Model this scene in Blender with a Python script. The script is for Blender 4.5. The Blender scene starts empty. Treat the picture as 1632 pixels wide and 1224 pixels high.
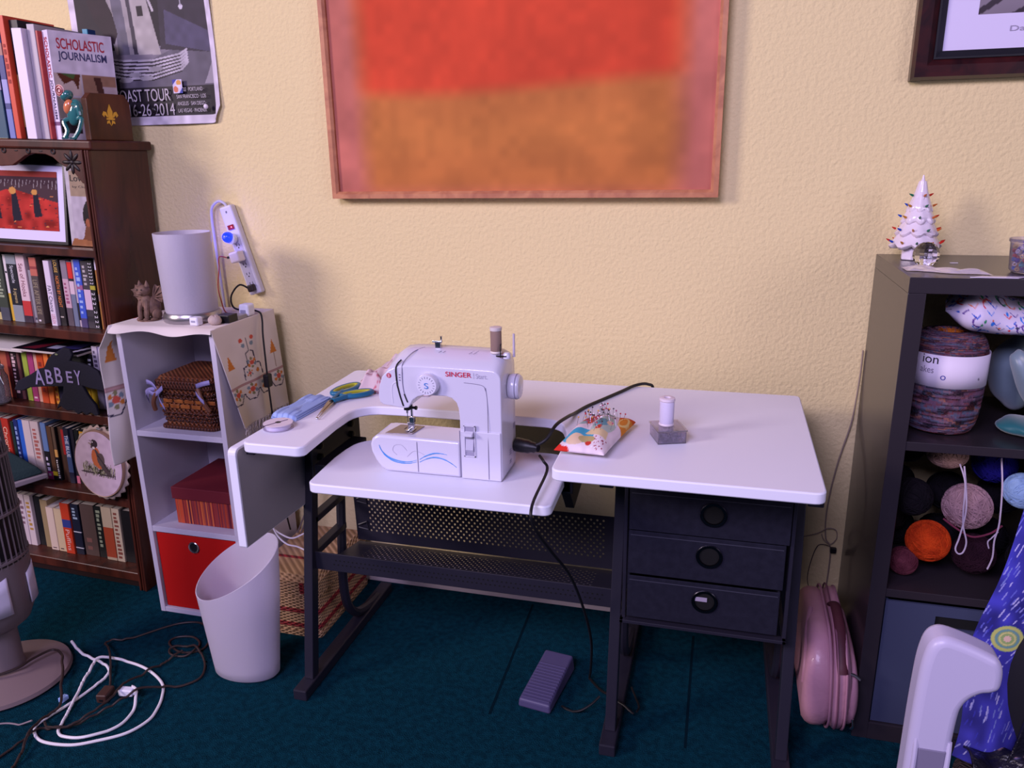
import bpy, bmesh, math, random
import numpy as np
from mathutils import Vector, Matrix, Euler
random.seed(7); np.random.seed(7)
D = bpy.data; SC = bpy.context.scene; COL = SC.collection
PI = math.pi

# ------------------------------------------------------------ camera
cam = D.cameras.new('camera'); co = D.objects.new('camera', cam); COL.objects.link(co)
cam.sensor_fit = 'HORIZONTAL'; cam.sensor_width = 36; cam.lens = 27.155; cam.clip_start = .02
R = Matrix(((0.965017, -0.058238, 0.255638), (0.261642, 0.276779, -0.924628), (-0.016906, 0.959167, 0.282334)))
co.matrix_world = Matrix.Translation((0, -2.10, 1.352)) @ R.to_4x4()
SC.camera = co

# ------------------------------------------------------------ light
SC.view_settings.view_transform = 'Standard'; SC.view_settings.look = 'None'
SC.view_settings.gamma = 1; SC.view_settings.use_curve_mapping = False
SC.view_settings.exposure = -0.16
W = D.worlds.new('world'); SC.world = W; W.use_nodes = True
W.node_tree.nodes['Background'].inputs[0].default_value = (.50, .48, .72, 1)
W.node_tree.nodes['Background'].inputs[1].default_value = .075

def area(name, loc, target, sx, sy, power, col):
    l = D.lights.new(name, 'AREA'); l.shape = 'RECTANGLE'; l.size = sx; l.size_y = sy; l.energy = power; l.color = col
    o = D.objects.new(name, l); COL.objects.link(o); o.location = loc
    o.rotation_euler = (Vector(target) - Vector(loc)).to_track_quat('-Z', 'Y').to_euler()
    return o
area('window_daylight_left', (-4.9, -4.0, 2.9), (-.3, 0, 1.0), 1.4, 1.3, 235, (1.0, .82, .88))
area('window_daylight_behind', (-1.0, -3.9, 3.1), (1.1, 0, .5), 1.8, 1.1, 172, (.68, .585, 1.0))

area('added_fill_right', (2.9, -3.0, 1.7), (-.8, -.4, .6), 1.6, 1.6, 42, (.86, .74, 1.0))  # unseen fill light, added to lift the leaf underside and right-facing sides

# ------------------------------------------------------------ helpers
def s2l(c):
    r = []
    for x in c[:3]:
        x = x / 255.0
        r.append(x / 12.92 if x <= .04045 else ((x + .055) / 1.055) ** 2.4)
    return tuple(r)
MATS = {}
def M(name, rgb=(200, 200, 200), rough=.5, metal=0, spec=.5, noise=None, bump=None, weave=None, wood=None, vc=False,
      trans=0, emit=None, alpha=1, coat=0, sss=0, sheen=0, ior=1.45):
    if name in MATS: return MATS[name]
    m = D.materials.new(name); m.use_nodes = True; MATS[name] = m
    nt = m.node_tree; N = nt.nodes; L = nt.links; b = N['Principled BSDF']
    c = s2l(rgb)
    I = b.inputs
    I['Base Color'].default_value = (*c, 1); I['Roughness'].default_value = rough; I['Metallic'].default_value = metal
    I['Specular IOR Level'].default_value = spec; I['Transmission Weight'].default_value = trans; I['IOR'].default_value = ior
    I['Coat Weight'].default_value = coat; I['Sheen Weight'].default_value = sheen; I['Alpha'].default_value = alpha
    m.diffuse_color = (*c, 1)
    tc = N.new('ShaderNodeTexCoord'); src = None
    if vc:
        a = N.new('ShaderNodeAttribute'); a.attribute_name = 'Col'; src = a.outputs['Color']
    if wood:     # (scale vector, dark rgb)
        mp = N.new('ShaderNodeMapping'); mp.inputs['Scale'].default_value = wood[0]; L.new(tc.outputs['Object'], mp.inputs[0])
        nz = N.new('ShaderNodeTexNoise'); nz.inputs['Scale'].default_value = 6; nz.inputs['Detail'].default_value = 6
        nz.inputs['Distortion'].default_value = 1.2; L.new(mp.outputs[0], nz.inputs['Vector'])
        mx = N.new('ShaderNodeMix'); mx.data_type = 'RGBA'
        mx.inputs[6].default_value = (*s2l(wood[1]), 1); mx.inputs[7].default_value = (*c, 1)
        rp = N.new('ShaderNodeMapRange'); rp.inputs[1].default_value = .35; rp.inputs[2].default_value = .65
        L.new(nz.outputs[0], rp.inputs[0]); L.new(rp.outputs[0], mx.inputs[0]); src = mx.outputs[2]
    if noise:    # (scale, rgb2)
        nz = N.new('ShaderNodeTexNoise'); nz.inputs['Scale'].default_value = noise[0]; nz.inputs['Detail'].default_value = 4
        L.new(tc.outputs['Object'], nz.inputs['Vector'])
        rp = N.new('ShaderNodeMapRange'); rp.inputs[1].default_value = .35; rp.inputs[2].default_value = .65
        L.new(nz.outputs[0], rp.inputs[0])
        mx = N.new('ShaderNodeMix'); mx.data_type = 'RGBA'; mx.inputs[7].default_value = (*s2l(noise[1]), 1)
        if src: L.new(src, mx.inputs[6])
        else: mx.inputs[6].default_value = (*c, 1)
        L.new(rp.outputs[0], mx.inputs[0]); src = mx.outputs[2]
    if src: L.new(src, I['Base Color'])
    hgt = None
    if bump:     # (scale, strength, distance)
        nz = N.new('ShaderNodeTexNoise'); nz.inputs['Scale'].default_value = bump[0]; nz.inputs['Detail'].default_value = 3
        L.new(tc.outputs['Object'], nz.inputs['Vector']); hgt = nz.outputs[0]; st, di = bump[1:3]
    if weave:    # (sx, sy, sz, strength, distance, dark)
        outs = []
        sx = N.new('ShaderNodeSeparateXYZ'); L.new(tc.outputs['Object'], sx.inputs[0])
        ad = N.new('ShaderNodeMath'); ad.operation = 'ADD'; L.new(sx.outputs[0], ad.inputs[0]); L.new(sx.outputs[1], ad.inputs[1])
        for k, (so, sc) in enumerate(((ad.outputs[0], weave[0]), (sx.outputs[2] if weave[2] else sx.outputs[1], weave[1]))):
            mu = N.new('ShaderNodeMath'); mu.operation = 'MULTIPLY'; mu.inputs[1].default_value = sc; L.new(so, mu.inputs[0])
            si = N.new('ShaderNodeMath'); si.operation = 'SINE'; L.new(mu.outputs[0], si.inputs[0]); outs.append(si)
        pr = N.new('ShaderNodeMath'); pr.operation = 'MULTIPLY'; L.new(outs[0].outputs[0], pr.inputs[0]); L.new(outs[1].outputs[0], pr.inputs[1])
        hh = N.new('ShaderNodeMapRange'); hh.inputs[1].default_value = -1; hh.inputs[2].default_value = 1; L.new(pr.outputs[0], hh.inputs[0])
        hgt = hh.outputs[0]; st, di = weave[3:5]
        mx = N.new('ShaderNodeMix'); mx.data_type = 'RGBA'; mx.inputs[6].default_value = (*s2l(weave[5]), 1)
        if src: L.new(src, mx.inputs[7])
        else: mx.inputs[7].default_value = (*c, 1)
        cr = N.new('ShaderNodeMapRange'); cr.inputs[1].default_value = .15; cr.inputs[2].default_value = .55
        L.new(hgt, cr.inputs[0]); L.new(cr.outputs[0], mx.inputs[0]); L.new(mx.outputs[2], I['Base Color'])
    if hgt:
        bp = N.new('ShaderNodeBump'); bp.inputs['Strength'].default_value = st; bp.inputs['Distance'].default_value = di
        L.new(hgt, bp.inputs['Height']); L.new(bp.outputs[0], I['Normal'])
    if emit:
        I['Emission Color'].default_value = (*s2l(emit[0]), 1); I['Emission Strength'].default_value = emit[1]
    return m

LOC = {}; RT = {}
def root(o):
    while o.parent: o = o.parent
    return o
def tag(o, label, cat, group=None):
    o['label'] = label; o['category'] = cat
    if group: o['group'] = group
def T(name, label, cat, loc=(0, 0, 0), group=None, rot=None):
    o = D.objects.new(name, None); COL.objects.link(o); o.location = loc; o.empty_display_size = .05
    tag(o, label, cat, group)
    if rot: o.rotation_euler = rot; RT[o.name] = True
    return o
def off(parent):     # world coordinates -> thing coordinates (unturned things); turned things are built in their own
    if parent is None: return Vector((0, 0, 0))
    r = root(parent)
    return Vector((0, 0, 0)) if r.name in RT else Vector(r.location)
def cr(pts, n=6, closed=False):
    P = [Vector(p) for p in pts]; out = []; m = len(P)
    rng = range(m if closed else m - 1)
    for i in rng:
        if closed: a, b, c, d = P[(i-1) % m], P[i], P[(i+1) % m], P[(i+2) % m]
        else: a, b, c, d = P[max(i-1, 0)], P[i], P[i+1], P[min(i+2, m-1)]
        for k in range(n):
            t = k / n
            out.append(.5*((2*b) + (c-a)*t + (2*a-5*b+4*c-d)*t*t + (3*b-a-3*c+d)*t**3))
    if not closed: out.append(P[-1])
    return out
def arc(cx, cy, r, a0, a1, n=6):
    return [(cx + r*math.cos(math.radians(a0 + (a1-a0)*i/n)), cy + r*math.sin(math.radians(a0 + (a1-a0)*i/n))) for i in range(n+1)]
def rrect(x0, x1, y0, y1, r, n=5):
    return arc(x1-r, y1-r, r, 0, 90, n) + arc(x0+r, y1-r, r, 90, 180, n) + arc(x0+r, y0+r, r, 180, 270, n) + arc(x1-r, y0+r, r, 270, 360, n)

class B:
    def __init__(s): s.v = []; s.f = []; s.m = []; s.c = []
    def add(s, vs, fs, mi=0, c=None):
        n = len(s.v); s.v += [Vector(v) for v in vs]
        for f in fs: s.f.append([i + n for i in f]); s.m.append(mi); s.c.append(c)
        return s
    def box(s, x0, x1, y0, y1, z0, z1, mi=0, c=None):
        vs = [(x, y, z) for x in (x0, x1) for y in (y0, y1) for z in (z0, z1)]
        return s.add(vs, [(0, 1, 3, 2), (4, 6, 7, 5), (0, 4, 5, 1), (2, 3, 7, 6), (0, 2, 6, 4), (1, 5, 7, 3)], mi, c)
    def prism(s, pts, ax, a, b, mi=0, c=None):
        f = {'z': lambda p, w: (p[0], p[1], w), 'y': lambda p, w: (p[0], w, p[1]), 'x': lambda p, w: (w, p[0], p[1])}[ax]
        n = len(pts); vs = [f(p, a) for p in pts] + [f(p, b) for p in pts]
        return s.add(vs, [list(range(n))[::-1], list(range(n, 2*n))] + [(i, (i+1) % n, n+(i+1) % n, n+i) for i in range(n)], mi, c)
    def tube(s, pts, r, n=8, closed=False, sm=0, mi=0, c=None, flat=1):
        P = cr(pts, sm, closed) if sm else [Vector(p) for p in pts]
        m = len(P); up = Vector((0, 0, 1)); vs = []
        rr = r if isinstance(r, (list, tuple)) else None
        prev = None
        for i, p in enumerate(P):
            if closed: t = P[(i+1) % m] - P[(i-1) % m]
            else: t = P[min(i+1, m-1)] - P[max(i-1, 0)]
            if t.length < 1e-9: t = Vector((0, 0, 1))
            t.normalize()
            if prev is None:
                a = up if abs(t.z) < .9 else Vector((1, 0, 0))
                u = t.cross(a).normalized()
            else:
                u = prev - t*prev.dot(t)
                u = u.normalized() if u.length > 1e-6 else t.orthogonal().normalized()
            prev = u; w = t.cross(u)
            q = (rr[min(int(i*len(rr)/m), len(rr)-1)] if rr else r)
            for k in range(n):
                an = 2*PI*k/n; vs.append(p + u*math.cos(an)*q + w*math.sin(an)*q*flat)
        fs = []
        for i in range(m if closed else m-1):
            for k in range(n):
                fs.append((i*n+k, i*n+(k+1) % n, ((i+1) % m)*n+(k+1) % n, ((i+1) % m)*n+k))
        if not closed: fs += [list(range(n))[::-1], [(m-1)*n+k for k in range(n)]]
        return s.add(vs, fs, mi, c)
    def lathe(s, prof, ctr=(0, 0, 0), n=32, ax='z', mi=0, c=None, sx=1, sy=1, cap=True):
        vs = []
        for (r, z) in prof:
            for k in range(n):
                a = 2*PI*k/n; x, y = r*math.cos(a)*sx, r*math.sin(a)*sy
                v = {'z': (x, y, z), 'y': (x, z, y), 'x': (z, x, y)}[ax]
                vs.append(Vector(v) + Vector(ctr))
        m = len(prof)
        fs = [(i*n+k, i*n+(k+1) % n, (i+1)*n+(k+1) % n, (i+1)*n+k) for i in range(m-1) for k in range(n)]
        if cap: fs += [list(range(n))[::-1], [(m-1)*n+k for k in range(n)]]
        return s.add(vs, fs, mi, c)
    def ell(s, ctr, r, nu=16, nv=10, mi=0, c=None):
        if not isinstance(r, (list, tuple)): r = (r, r, r)
        vs = [Vector(ctr) + Vector((0, 0, -r[2]))]
        for j in range(1, nv):
            t = PI*j/nv - PI/2
            for k in range(nu):
                a = 2*PI*k/nu; vs.append(Vector(ctr) + Vector((r[0]*math.cos(t)*math.cos(a), r[1]*math.cos(t)*math.sin(a), r[2]*math.sin(t))))
        vs.append(Vector(ctr) + Vector((0, 0, r[2])))
        fs = [(0, 1+(k+1) % nu, 1+k) for k in range(nu)]
        for j in range(nv-2):
            for k in range(nu):
                fs.append((1+j*nu+k, 1+j*nu+(k+1) % nu, 1+(j+1)*nu+(k+1) % nu, 1+(j+1)*nu+k))
        e = len(vs)-1; q = 1+(nv-2)*nu
        fs += [(q+k, q+(k+1) % nu, e) for k in range(nu)]
        return s.add(vs, fs, mi, c)
    def grid(s, fn, nu, nv, mi=0, c=None):
        vs = [fn(i/nu, j/nv) for j in range(nv+1) for i in range(nu+1)]
        return s.add(vs, [(j*(nu+1)+i, j*(nu+1)+i+1, (j+1)*(nu+1)+i+1, (j+1)*(nu+1)+i) for j in range(nv) for i in range(nu)], mi, c)
    def tf(s, mat):
        s.v = [mat @ v for v in s.v]; return s
    def mesh(s, name, mats, smooth, recalc):
        me = D.meshes.new(name)
        me.from_pydata([tuple(v) for v in s.v], [], s.f)
        for m in (mats if isinstance(mats, (list, tuple)) else [mats]): me.materials.append(m)
        me.polygons.foreach_set('material_index', s.m)
        if any(c is not None for c in s.c):
            at = me.color_attributes.new('Col', 'FLOAT_COLOR', 'CORNER')
            arr = []
            for f, c in zip(s.f, s.c): arr += list((*s2l(c or (128, 128, 128)), 1.0)) * len(f)
            at.data.foreach_set('color', arr)
        bm = bmesh.new(); bm.from_mesh(me)
        if recalc: bmesh.ops.recalc_face_normals(bm, faces=bm.faces)
        if smooth:
            for f in bm.faces: f.smooth = True
            for e in bm.edges:
                if len(e.link_faces) == 2 and e.calc_face_angle(0) > math.radians(smooth if smooth > 1 else 40): e.smooth = False
        bm.to_mesh(me); bm.free(); me.update()
        return me
    def out(s, name, mats, parent=None, bevel=0, smooth=0, sub=0, solid=0, recalc=True, label=None, kind=None, seg=2):
        o_ = off(parent)
        if o_.length: s.v = [v - o_ for v in s.v]
        me = s.mesh(name, mats, smooth, recalc)
        o = D.objects.new(name, me); COL.objects.link(o)
        if parent: o.parent = parent
        if solid:
            md = o.modifiers.new('solid', 'SOLIDIFY'); md.thickness = solid; md.offset = 0
        if bevel:
            md = o.modifiers.new('bevel', 'BEVEL'); md.width = bevel; md.segments = seg; md.limit_method = 'ANGLE'; md.angle_limit = math.radians(40)
        if sub:
            md = o.modifiers.new('sub', 'SUBSURF'); md.levels = sub; md.render_levels = sub
        if label: o['label'] = label
        if kind: o['kind'] = kind
        return o
    def thing(s, name, label, cat, mats, group=None, **k):
        n = len(s.v); cx = sum(v.x for v in s.v)/n; cy = sum(v.y for v in s.v)/n; cz = min(v.z for v in s.v); c = Vector((cx, cy, cz))
        s.v = [v - c for v in s.v]
        o = s.out(name, mats, None, **k); o.location = c
        if label: tag(o, label, cat, group)
        return o

def text(name, st, parent, mat, loc, w, h, right=(1, 0, 0), up=(0, 0, 1), ext=.0004, bold=0):
    """a line of lettering, w x h metres, lower left corner at loc"""
    cu = D.curves.new(name, 'FONT'); cu.body = st; cu.size = 1; cu.extrude = 0; cu.offset = bold
    to = D.objects.new(name, cu); me = D.meshes.new_from_object(to); D.objects.remove(to)
    n = len(me.vertices)
    if n == 0: return None
    a = np.empty(n*3); me.vertices.foreach_get('co', a); a = a.reshape(-1, 3)
    mn, mxx = a.min(0), a.max(0)
    x = (a[:, 0]-mn[0])/(mxx[0]-mn[0]+1e-9)*w; y = (a[:, 1]-mn[1])/(mxx[1]-mn[1]+1e-9)*h
    r = Vector(right).normalized(); u = Vector(up).normalized(); nn = r.cross(u)
    L_ = Vector(loc) - off(parent)
    pts = [L_ + r*float(x[i]) + u*float(y[i]) + nn*ext for i in range(n)]
    me.vertices.foreach_set('co', [k for p in pts for k in p]); me.materials.clear(); me.materials.append(mat); me.update()
    o = D.objects.new(name, me); COL.objects.link(o); o.parent = parent
    return o

class Paint:
    """a small raster painted with shapes; put on a surface as vertex colours"""
    def __init__(s, w, h, bg):
        s.w, s.h = w, h; s.a = np.zeros((h, w, 3)); s.a[:] = np.array(bg[:3], float)
        s.X, s.Y = np.meshgrid((np.arange(w)+.5)/w, (np.arange(h)+.5)/h)
    def put(s, m, c, al=1.0):
        m = (m.astype(float)*al)[..., None]; s.a = s.a*(1-m) + np.array(c[:3], float)*m; return s
    def rect(s, x0, y0, x1, y1, c, al=1): return s.put((s.X >= x0) & (s.X <= x1) & (s.Y >= y0) & (s.Y <= y1), c, al)
    def ell(s, cx, cy, rx, ry, c, al=1): return s.put(((s.X-cx)/rx)**2 + ((s.Y-cy)/ry)**2 <= 1, c, al)
    def ring(s, cx, cy, rx, ry, w, c, a0=None, a1=None):
        d = np.sqrt(((s.X-cx)/rx)**2 + ((s.Y-cy)/ry)**2); m = abs(d-1) < w
        if a0 is not None:
            t = np.degrees(np.arctan2(s.Y-cy, s.X-cx)) % 360; m &= ((t-a0) % 360) <= (a1-a0)
        return s.put(m, c)
    def poly(s, pts, c, al=1):
        m = np.zeros(s.X.shape, bool); n = len(pts)
        for i in range(n):
            x0, y0 = pts[i]; x1, y1 = pts[(i+1) % n]
            if y0 == y1: continue
            cnd = ((s.Y >= min(y0, y1)) & (s.Y < max(y0, y1))) & (s.X < (x1-x0)*(s.Y-y0)/(y1-y0) + x0)
            m ^= cnd
        return s.put(m, c, al)
    def line(s, pts, w, c, al=1):
        asp = s.h/s.w
        m = np.zeros(s.X.shape, bool)
        for (x0, y0), (x1, y1) in zip(pts[:-1], pts[1:]):
            dx, dy = x1-x0, (y1-y0)*asp; l2 = dx*dx+dy*dy+1e-12
            t = np.clip(((s.X-x0)*dx + (s.Y-y0)*asp*dy)/l2, 0, 1)
            m |= (s.X-x0-t*dx)**2 + ((s.Y-y0)*asp-t*dy)**2 < w*w/4
        return s.put(m, c, al)
    def noise(s, amt, n=20, m=None):
        """soft blotches of tone"""
        m = m or max(2, int(n*s.h/s.w)); g = np.random.rand(m+2, n+2)
        fx = s.X*n; fy = s.Y*m; ix = fx.astype(int); iy = fy.astype(int); tx = fx-ix; ty = fy-iy
        tx = tx*tx*(3-2*tx); ty = ty*ty*(3-2*ty)
        v = g[iy, ix]*(1-tx)*(1-ty) + g[iy, ix+1]*tx*(1-ty) + g[iy+1, ix]*(1-tx)*ty + g[iy+1, ix+1]*tx*ty
        s.a = s.a*(1 + (v[..., None]-.5)*2*amt); return s
    def on(s, name, fn, parent, mat, smooth=True, solid=0, label=None, thing=None):
        h, w = s.h, s.w
        U = np.arange(w)/(w-1); V = np.arange(h)/(h-1)
        o_ = off(parent)
        vs = [Vector(fn(u, v)) - o_ for v in V for u in U]
        base = None
        if thing:
            n = len(vs); base = Vector((sum(p.x for p in vs)/n, sum(p.y for p in vs)/n, min(p.z for p in vs))); vs = [p-base for p in vs]
        fs = [(j*w+i, j*w+i+1, (j+1)*w+i+1, (j+1)*w+i) for j in range(h-1) for i in range(w-1)]
        me = D.meshes.new(name); me.from_pydata([tuple(p) for p in vs], [], fs)
        at = me.color_attributes.new('Col', 'FLOAT_COLOR', 'POINT')
        a = np.clip(s.a/255, 0, 1); a = np.where(a <= .04045, a/12.92, ((a+.055)/1.055)**2.4)
        at.data.foreach_set('color', np.concatenate([a, np.ones((h, w, 1))], 2).astype(np.float32).ravel())
        me.materials.append(mat)
        if smooth: me.polygons.foreach_set('use_smooth', [True]*len(fs))
        me.update()
        o = D.objects.new(name, me); COL.objects.link(o)
        if parent: o.parent = parent
        if solid:
            md = o.modifiers.new('solid', 'SOLIDIFY'); md.thickness = solid; md.offset = -1
        if base is not None: o.location = base
        if label: o['label'] = label
        return o

def dup(o, parent=None):
    c = o.copy(); COL.objects.link(c)
    if parent: c.parent = parent
    for ch in o.children: dup(ch, c)
    return c

VC = M('painted', rough=.6, vc=True); VCG = M('painted_gloss', rough=.25, vc=True, coat=.3); VCM = M('painted_matte', rough=.95, vc=True, spec=.1)
WHT = M('white_laminate', (228, 228, 242), .42); BLK = M('black_metal', (34, 32, 44), .42, spec=.5)
BPL = M('black_plastic', (16, 15, 20), .45); PAPER = M('paper', (225, 218, 214), .85); CHR = M('chrome', (205, 205, 212), .2, 1)
WCAB = M('white_cable', (225, 220, 226), .4); BCAB = M('brown_cable', (46, 32, 30), .5); KCAB = M('black_cable', (14, 12, 16), .5)
# ------------------------------------------------------------ the room
def struct(o): o['kind'] = 'structure'; return o
wall_m = M('wall_paint', (224, 206, 154), .8, bump=(95, .55, .006), spec=.2)
carpet_m = M('carpet', (16, 66, 82), 1, noise=(60, (12, 50, 64)), bump=(380, 1.0, .010), spec=.02)
trim_m = M('trim_paint', (206, 190, 192), .5)
struct(B().box(-4.2, 2.6, 0, .1, -.05, 2.6).out('wall_back', wall_m))
b = B().grid(lambda u, v: (-4.2 + 6.8*u, -4.9 + 4.9*v, 0), 4, 4); struct(b.out('floor', carpet_m))
struct(B().box(-4.2, 2.6, -.014, 0, 0, .09).out('baseboard_back', trim_m, bevel=.003))
# pressed lines in the carpet where furniture has stood
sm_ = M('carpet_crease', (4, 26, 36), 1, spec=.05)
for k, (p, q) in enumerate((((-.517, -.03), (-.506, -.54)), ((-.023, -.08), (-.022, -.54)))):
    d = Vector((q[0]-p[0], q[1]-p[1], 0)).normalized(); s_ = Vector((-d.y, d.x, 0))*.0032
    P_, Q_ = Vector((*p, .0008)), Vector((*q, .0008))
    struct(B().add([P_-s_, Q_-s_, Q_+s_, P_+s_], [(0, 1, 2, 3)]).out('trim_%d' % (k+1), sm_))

# ------------------------------------------------------------ sewing desk
dk = T('sewing_desk', 'white-topped sewing desk with black metal frame and three fabric drawers', 'desk', (-.40, -.43, 0))
top = arc(.188, -.145, .015, 90, 0, 4) + arc(.183, -.715, .02, 0, -90, 4) + arc(-.284, -.715, .02, 270, 180, 4) \
    + [(-.306, -.56), (-.316, -.51)] + arc(-.386, -.500, .062, 10, 90, 6) + [(-.47, -.436), (-.60, -.430), (-.72, -.430)] + arc(-.79, -.500, .066, 95, 175, 6) \
    + [(-.856, -.56), (-.846, -.70)] + arc(-.862, -.718, .018, 0, -90, 3) + arc(-.975, -.718, .018, 270, 180, 3) + [(-1.005, -.50)] + arc(-1.0, -.145, .015, 180, 90, 4)
B().prism(top, 'z', .742, .765).out('table_top', WHT, dk, bevel=.003, smooth=30)
plat = arc(-.318, -.728, .017, 0, -90, 4)[::1] + arc(-.815, -.728, .020, 270, 180, 4) + [(-.846, -.60), (-.845, -.545)] + arc(-.775, -.530, .068, 180, 90, 6) + arc(-.36, -.51, .048, 90, 0, 5) + [(-.303, -.6)]
B().prism(plat, 'z', .668, .690).out('machine_platform', WHT, dk, bevel=.003, smooth=30)
# folded side leaf
lf = arc(-.475, .725, .022, 0, 90, 4) + arc(-.724, .734, .014, 90, 180, 4) + [(-.738, .512), (-.736, .508), (-.455, .498), (-.453, .50)]
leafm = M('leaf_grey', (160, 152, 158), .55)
B().prism(lf, 'x', -1.028, -1.008).out('side_leaf', [WHT], dk, bevel=.003, label='white side leaf folded down at the left end')
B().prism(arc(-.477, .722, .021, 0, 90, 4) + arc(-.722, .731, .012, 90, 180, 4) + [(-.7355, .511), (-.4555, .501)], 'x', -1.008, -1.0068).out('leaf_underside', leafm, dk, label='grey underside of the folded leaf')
B().box(-1.004, -.965, -.70, -.66, .730, .742).out('hinge', BLK, dk, bevel=.002)
B().box(-1.004, -.965, -.54, -.50, .730, .742).out('hinge', BLK, dk, bevel=.002)
def leg_frame(x, rungs=True):
    w = .0125
    def bar(a, c, n, hw=.016, **k):
        a, c = Vector(a), Vector(c); d = (c-a).normalized(); p = Vector((0, d.z, -d.y))*hw; q = Vector((w, 0, 0))
        vs = [a-p-q, a+p-q, a+p+q, a-p+q, c-p-q, c+p-q, c+p+q, c-p+q]
        return B().add(vs, [(0, 1, 2, 3), (4, 7, 6, 5), (0, 4, 5, 1), (1, 5, 6, 2), (2, 6, 7, 3), (3, 7, 4, 0)]).out(n, BLK, dk, bevel=.002)
    bar((x, -.545, .028), (x, -.425, .742), 'front_leg')
    pts = [(x, -.275, .742), (x, -.325, .30), (x, -.335, .19), (x, -.322, .11), (x, -.275, .055), (x, -.20, .03), (x, -.13, .022)]
    B().tube(cr(pts, 5), .0135, 8).out('rear_leg', BLK, dk, smooth=1)
    B().box(x-.019, x+.019, -.61, -.06, 0, .03).out('foot', BLK, dk, bevel=.003)
    B().box(x-.014, x+.014, -.70, -.15, .722, .742).out('top_rail', BLK, dk, bevel=.002)
    if rungs:
        for z in (.545, .45, .36): bar((x, -.50+.12*(z-.2), z), (x, -.31, z), 'rung', .009)
leg_frame(-1.0); leg_frame(-.198, False); leg_frame(.190, False)
B().box(-.955, -.95, -.52, -.26, .56, .742).out('bracket_plate', M('bracket_grey', (52, 52, 60), .6), dk)
for y, z in ((-.49, .70), (-.49, .67), (-.49, .64), (-.49, .61), (-.32, .70), (-.32, .67), (-.32, .64), (-.32, .61)):
    B().lathe([(.009, 0), (.009, .012), (.004, .014)], (-.95, y, z), 10, 'x').out('height_notch', BPL, dk, smooth=1)
B().box(-.312, -.284, -.60, -.585, .655, .742).out('bracket_plate', BPL, dk, bevel=.002)
B().add([(-.31, -.60, .66), (-.29, -.60, .66), (-.29, -.60, .742), (-.31, -.60, .742), (-.325, -.47, .56), (-.305, -.47, .56), (-.29, -.45, .62), (-.31, -.45, .62)],
        [(0, 1, 2, 3), (4, 7, 6, 5), (0, 4, 5, 1), (1, 5, 6, 2), (2, 6, 7, 3), (3, 7, 4, 0)]).out('support_arm', BPL, dk)
B().box(-.965, -.21, -.275, -.262, .69, .742).out('rear_rail', BLK, dk)
B().box(-.90, -.86, -.60, -.40, .64, .668).out('platform_bracket', BLK, dk, bevel=.003)
# perforated rack
def perf(fn, nu, nv, r=.24, mu=3, m0=0, m1=0):
    """panel of nu x nv cells with a round hole in every other one; fn(i, j) -> point, i and j in cells"""
    bb = B(); n = 8
    for j in range(nv):
        for i in range(nu):
            c = (i+.5, j+.5)
            if (i+j) % 2 or i < mu or i > nu-1-mu or j < m0 or j > nv-1-m1:
                bb.add([fn(i, j), fn(i+1, j), fn(i+1, j+1), fn(i, j+1)], [(0, 1, 2, 3)]); continue
            inn = [fn(c[0]+r*math.cos(2*PI*k/n), c[1]+r*math.sin(2*PI*k/n)) for k in range(n)]
            sq = [(1, .5), (1, 1), (.5, 1), (0, 1), (0, .5), (0, 0), (.5, 0), (1, 0)]
            outp = [fn(i+a, j+e) for a, e in sq]
            bb.add(inn+outp, [(k, 8+k, 8+(k+1) % 8, (k+1) % 8) for k in range(n)])
    return bb
X0, X1 = -.965, -.215; NU = 92
px_ = lambda i: X0+(X1-X0)*i/NU
perf(lambda i, j: (px_(i), -.292-.006*j/12, .309+.155*j/16), NU, 16, .36, 5, 3, 1).out('rack_back', BLK, dk, solid=.0012, label='perforated back panel of the rack')
perf(lambda i, j: (px_(i), -.485+.20*j/20, .335-.035*j/20), NU, 20, .36, 7, 2, 2).out('rack_shelf', BLK, dk, solid=.0012, label='perforated rack shelf')
b = B(); b.box(X0-.025, X1+.01, -.489, -.485, .320, .370); b.out('rack_lip', BLK, dk, bevel=.001)
b = B()
for i in range(60):
    for j in range(2): b.lathe([(.0022, 0), (.0022, .0006)], (X0+.03+i*.0118+j*.006, -.4897, .340+j*.012), 6, 'y')
b.out('lip_perforation', M('void', (4, 4, 6), 1), dk)
for z in (.36, .44):
    B().tube([(-.955, -.30, z), (-.93, -.30, z+.012), (-.925, -.30, z-.012), (-.955, -.30, z-.008)], .003, 6).out('rack_hook', BLK, dk, smooth=1)
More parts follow.
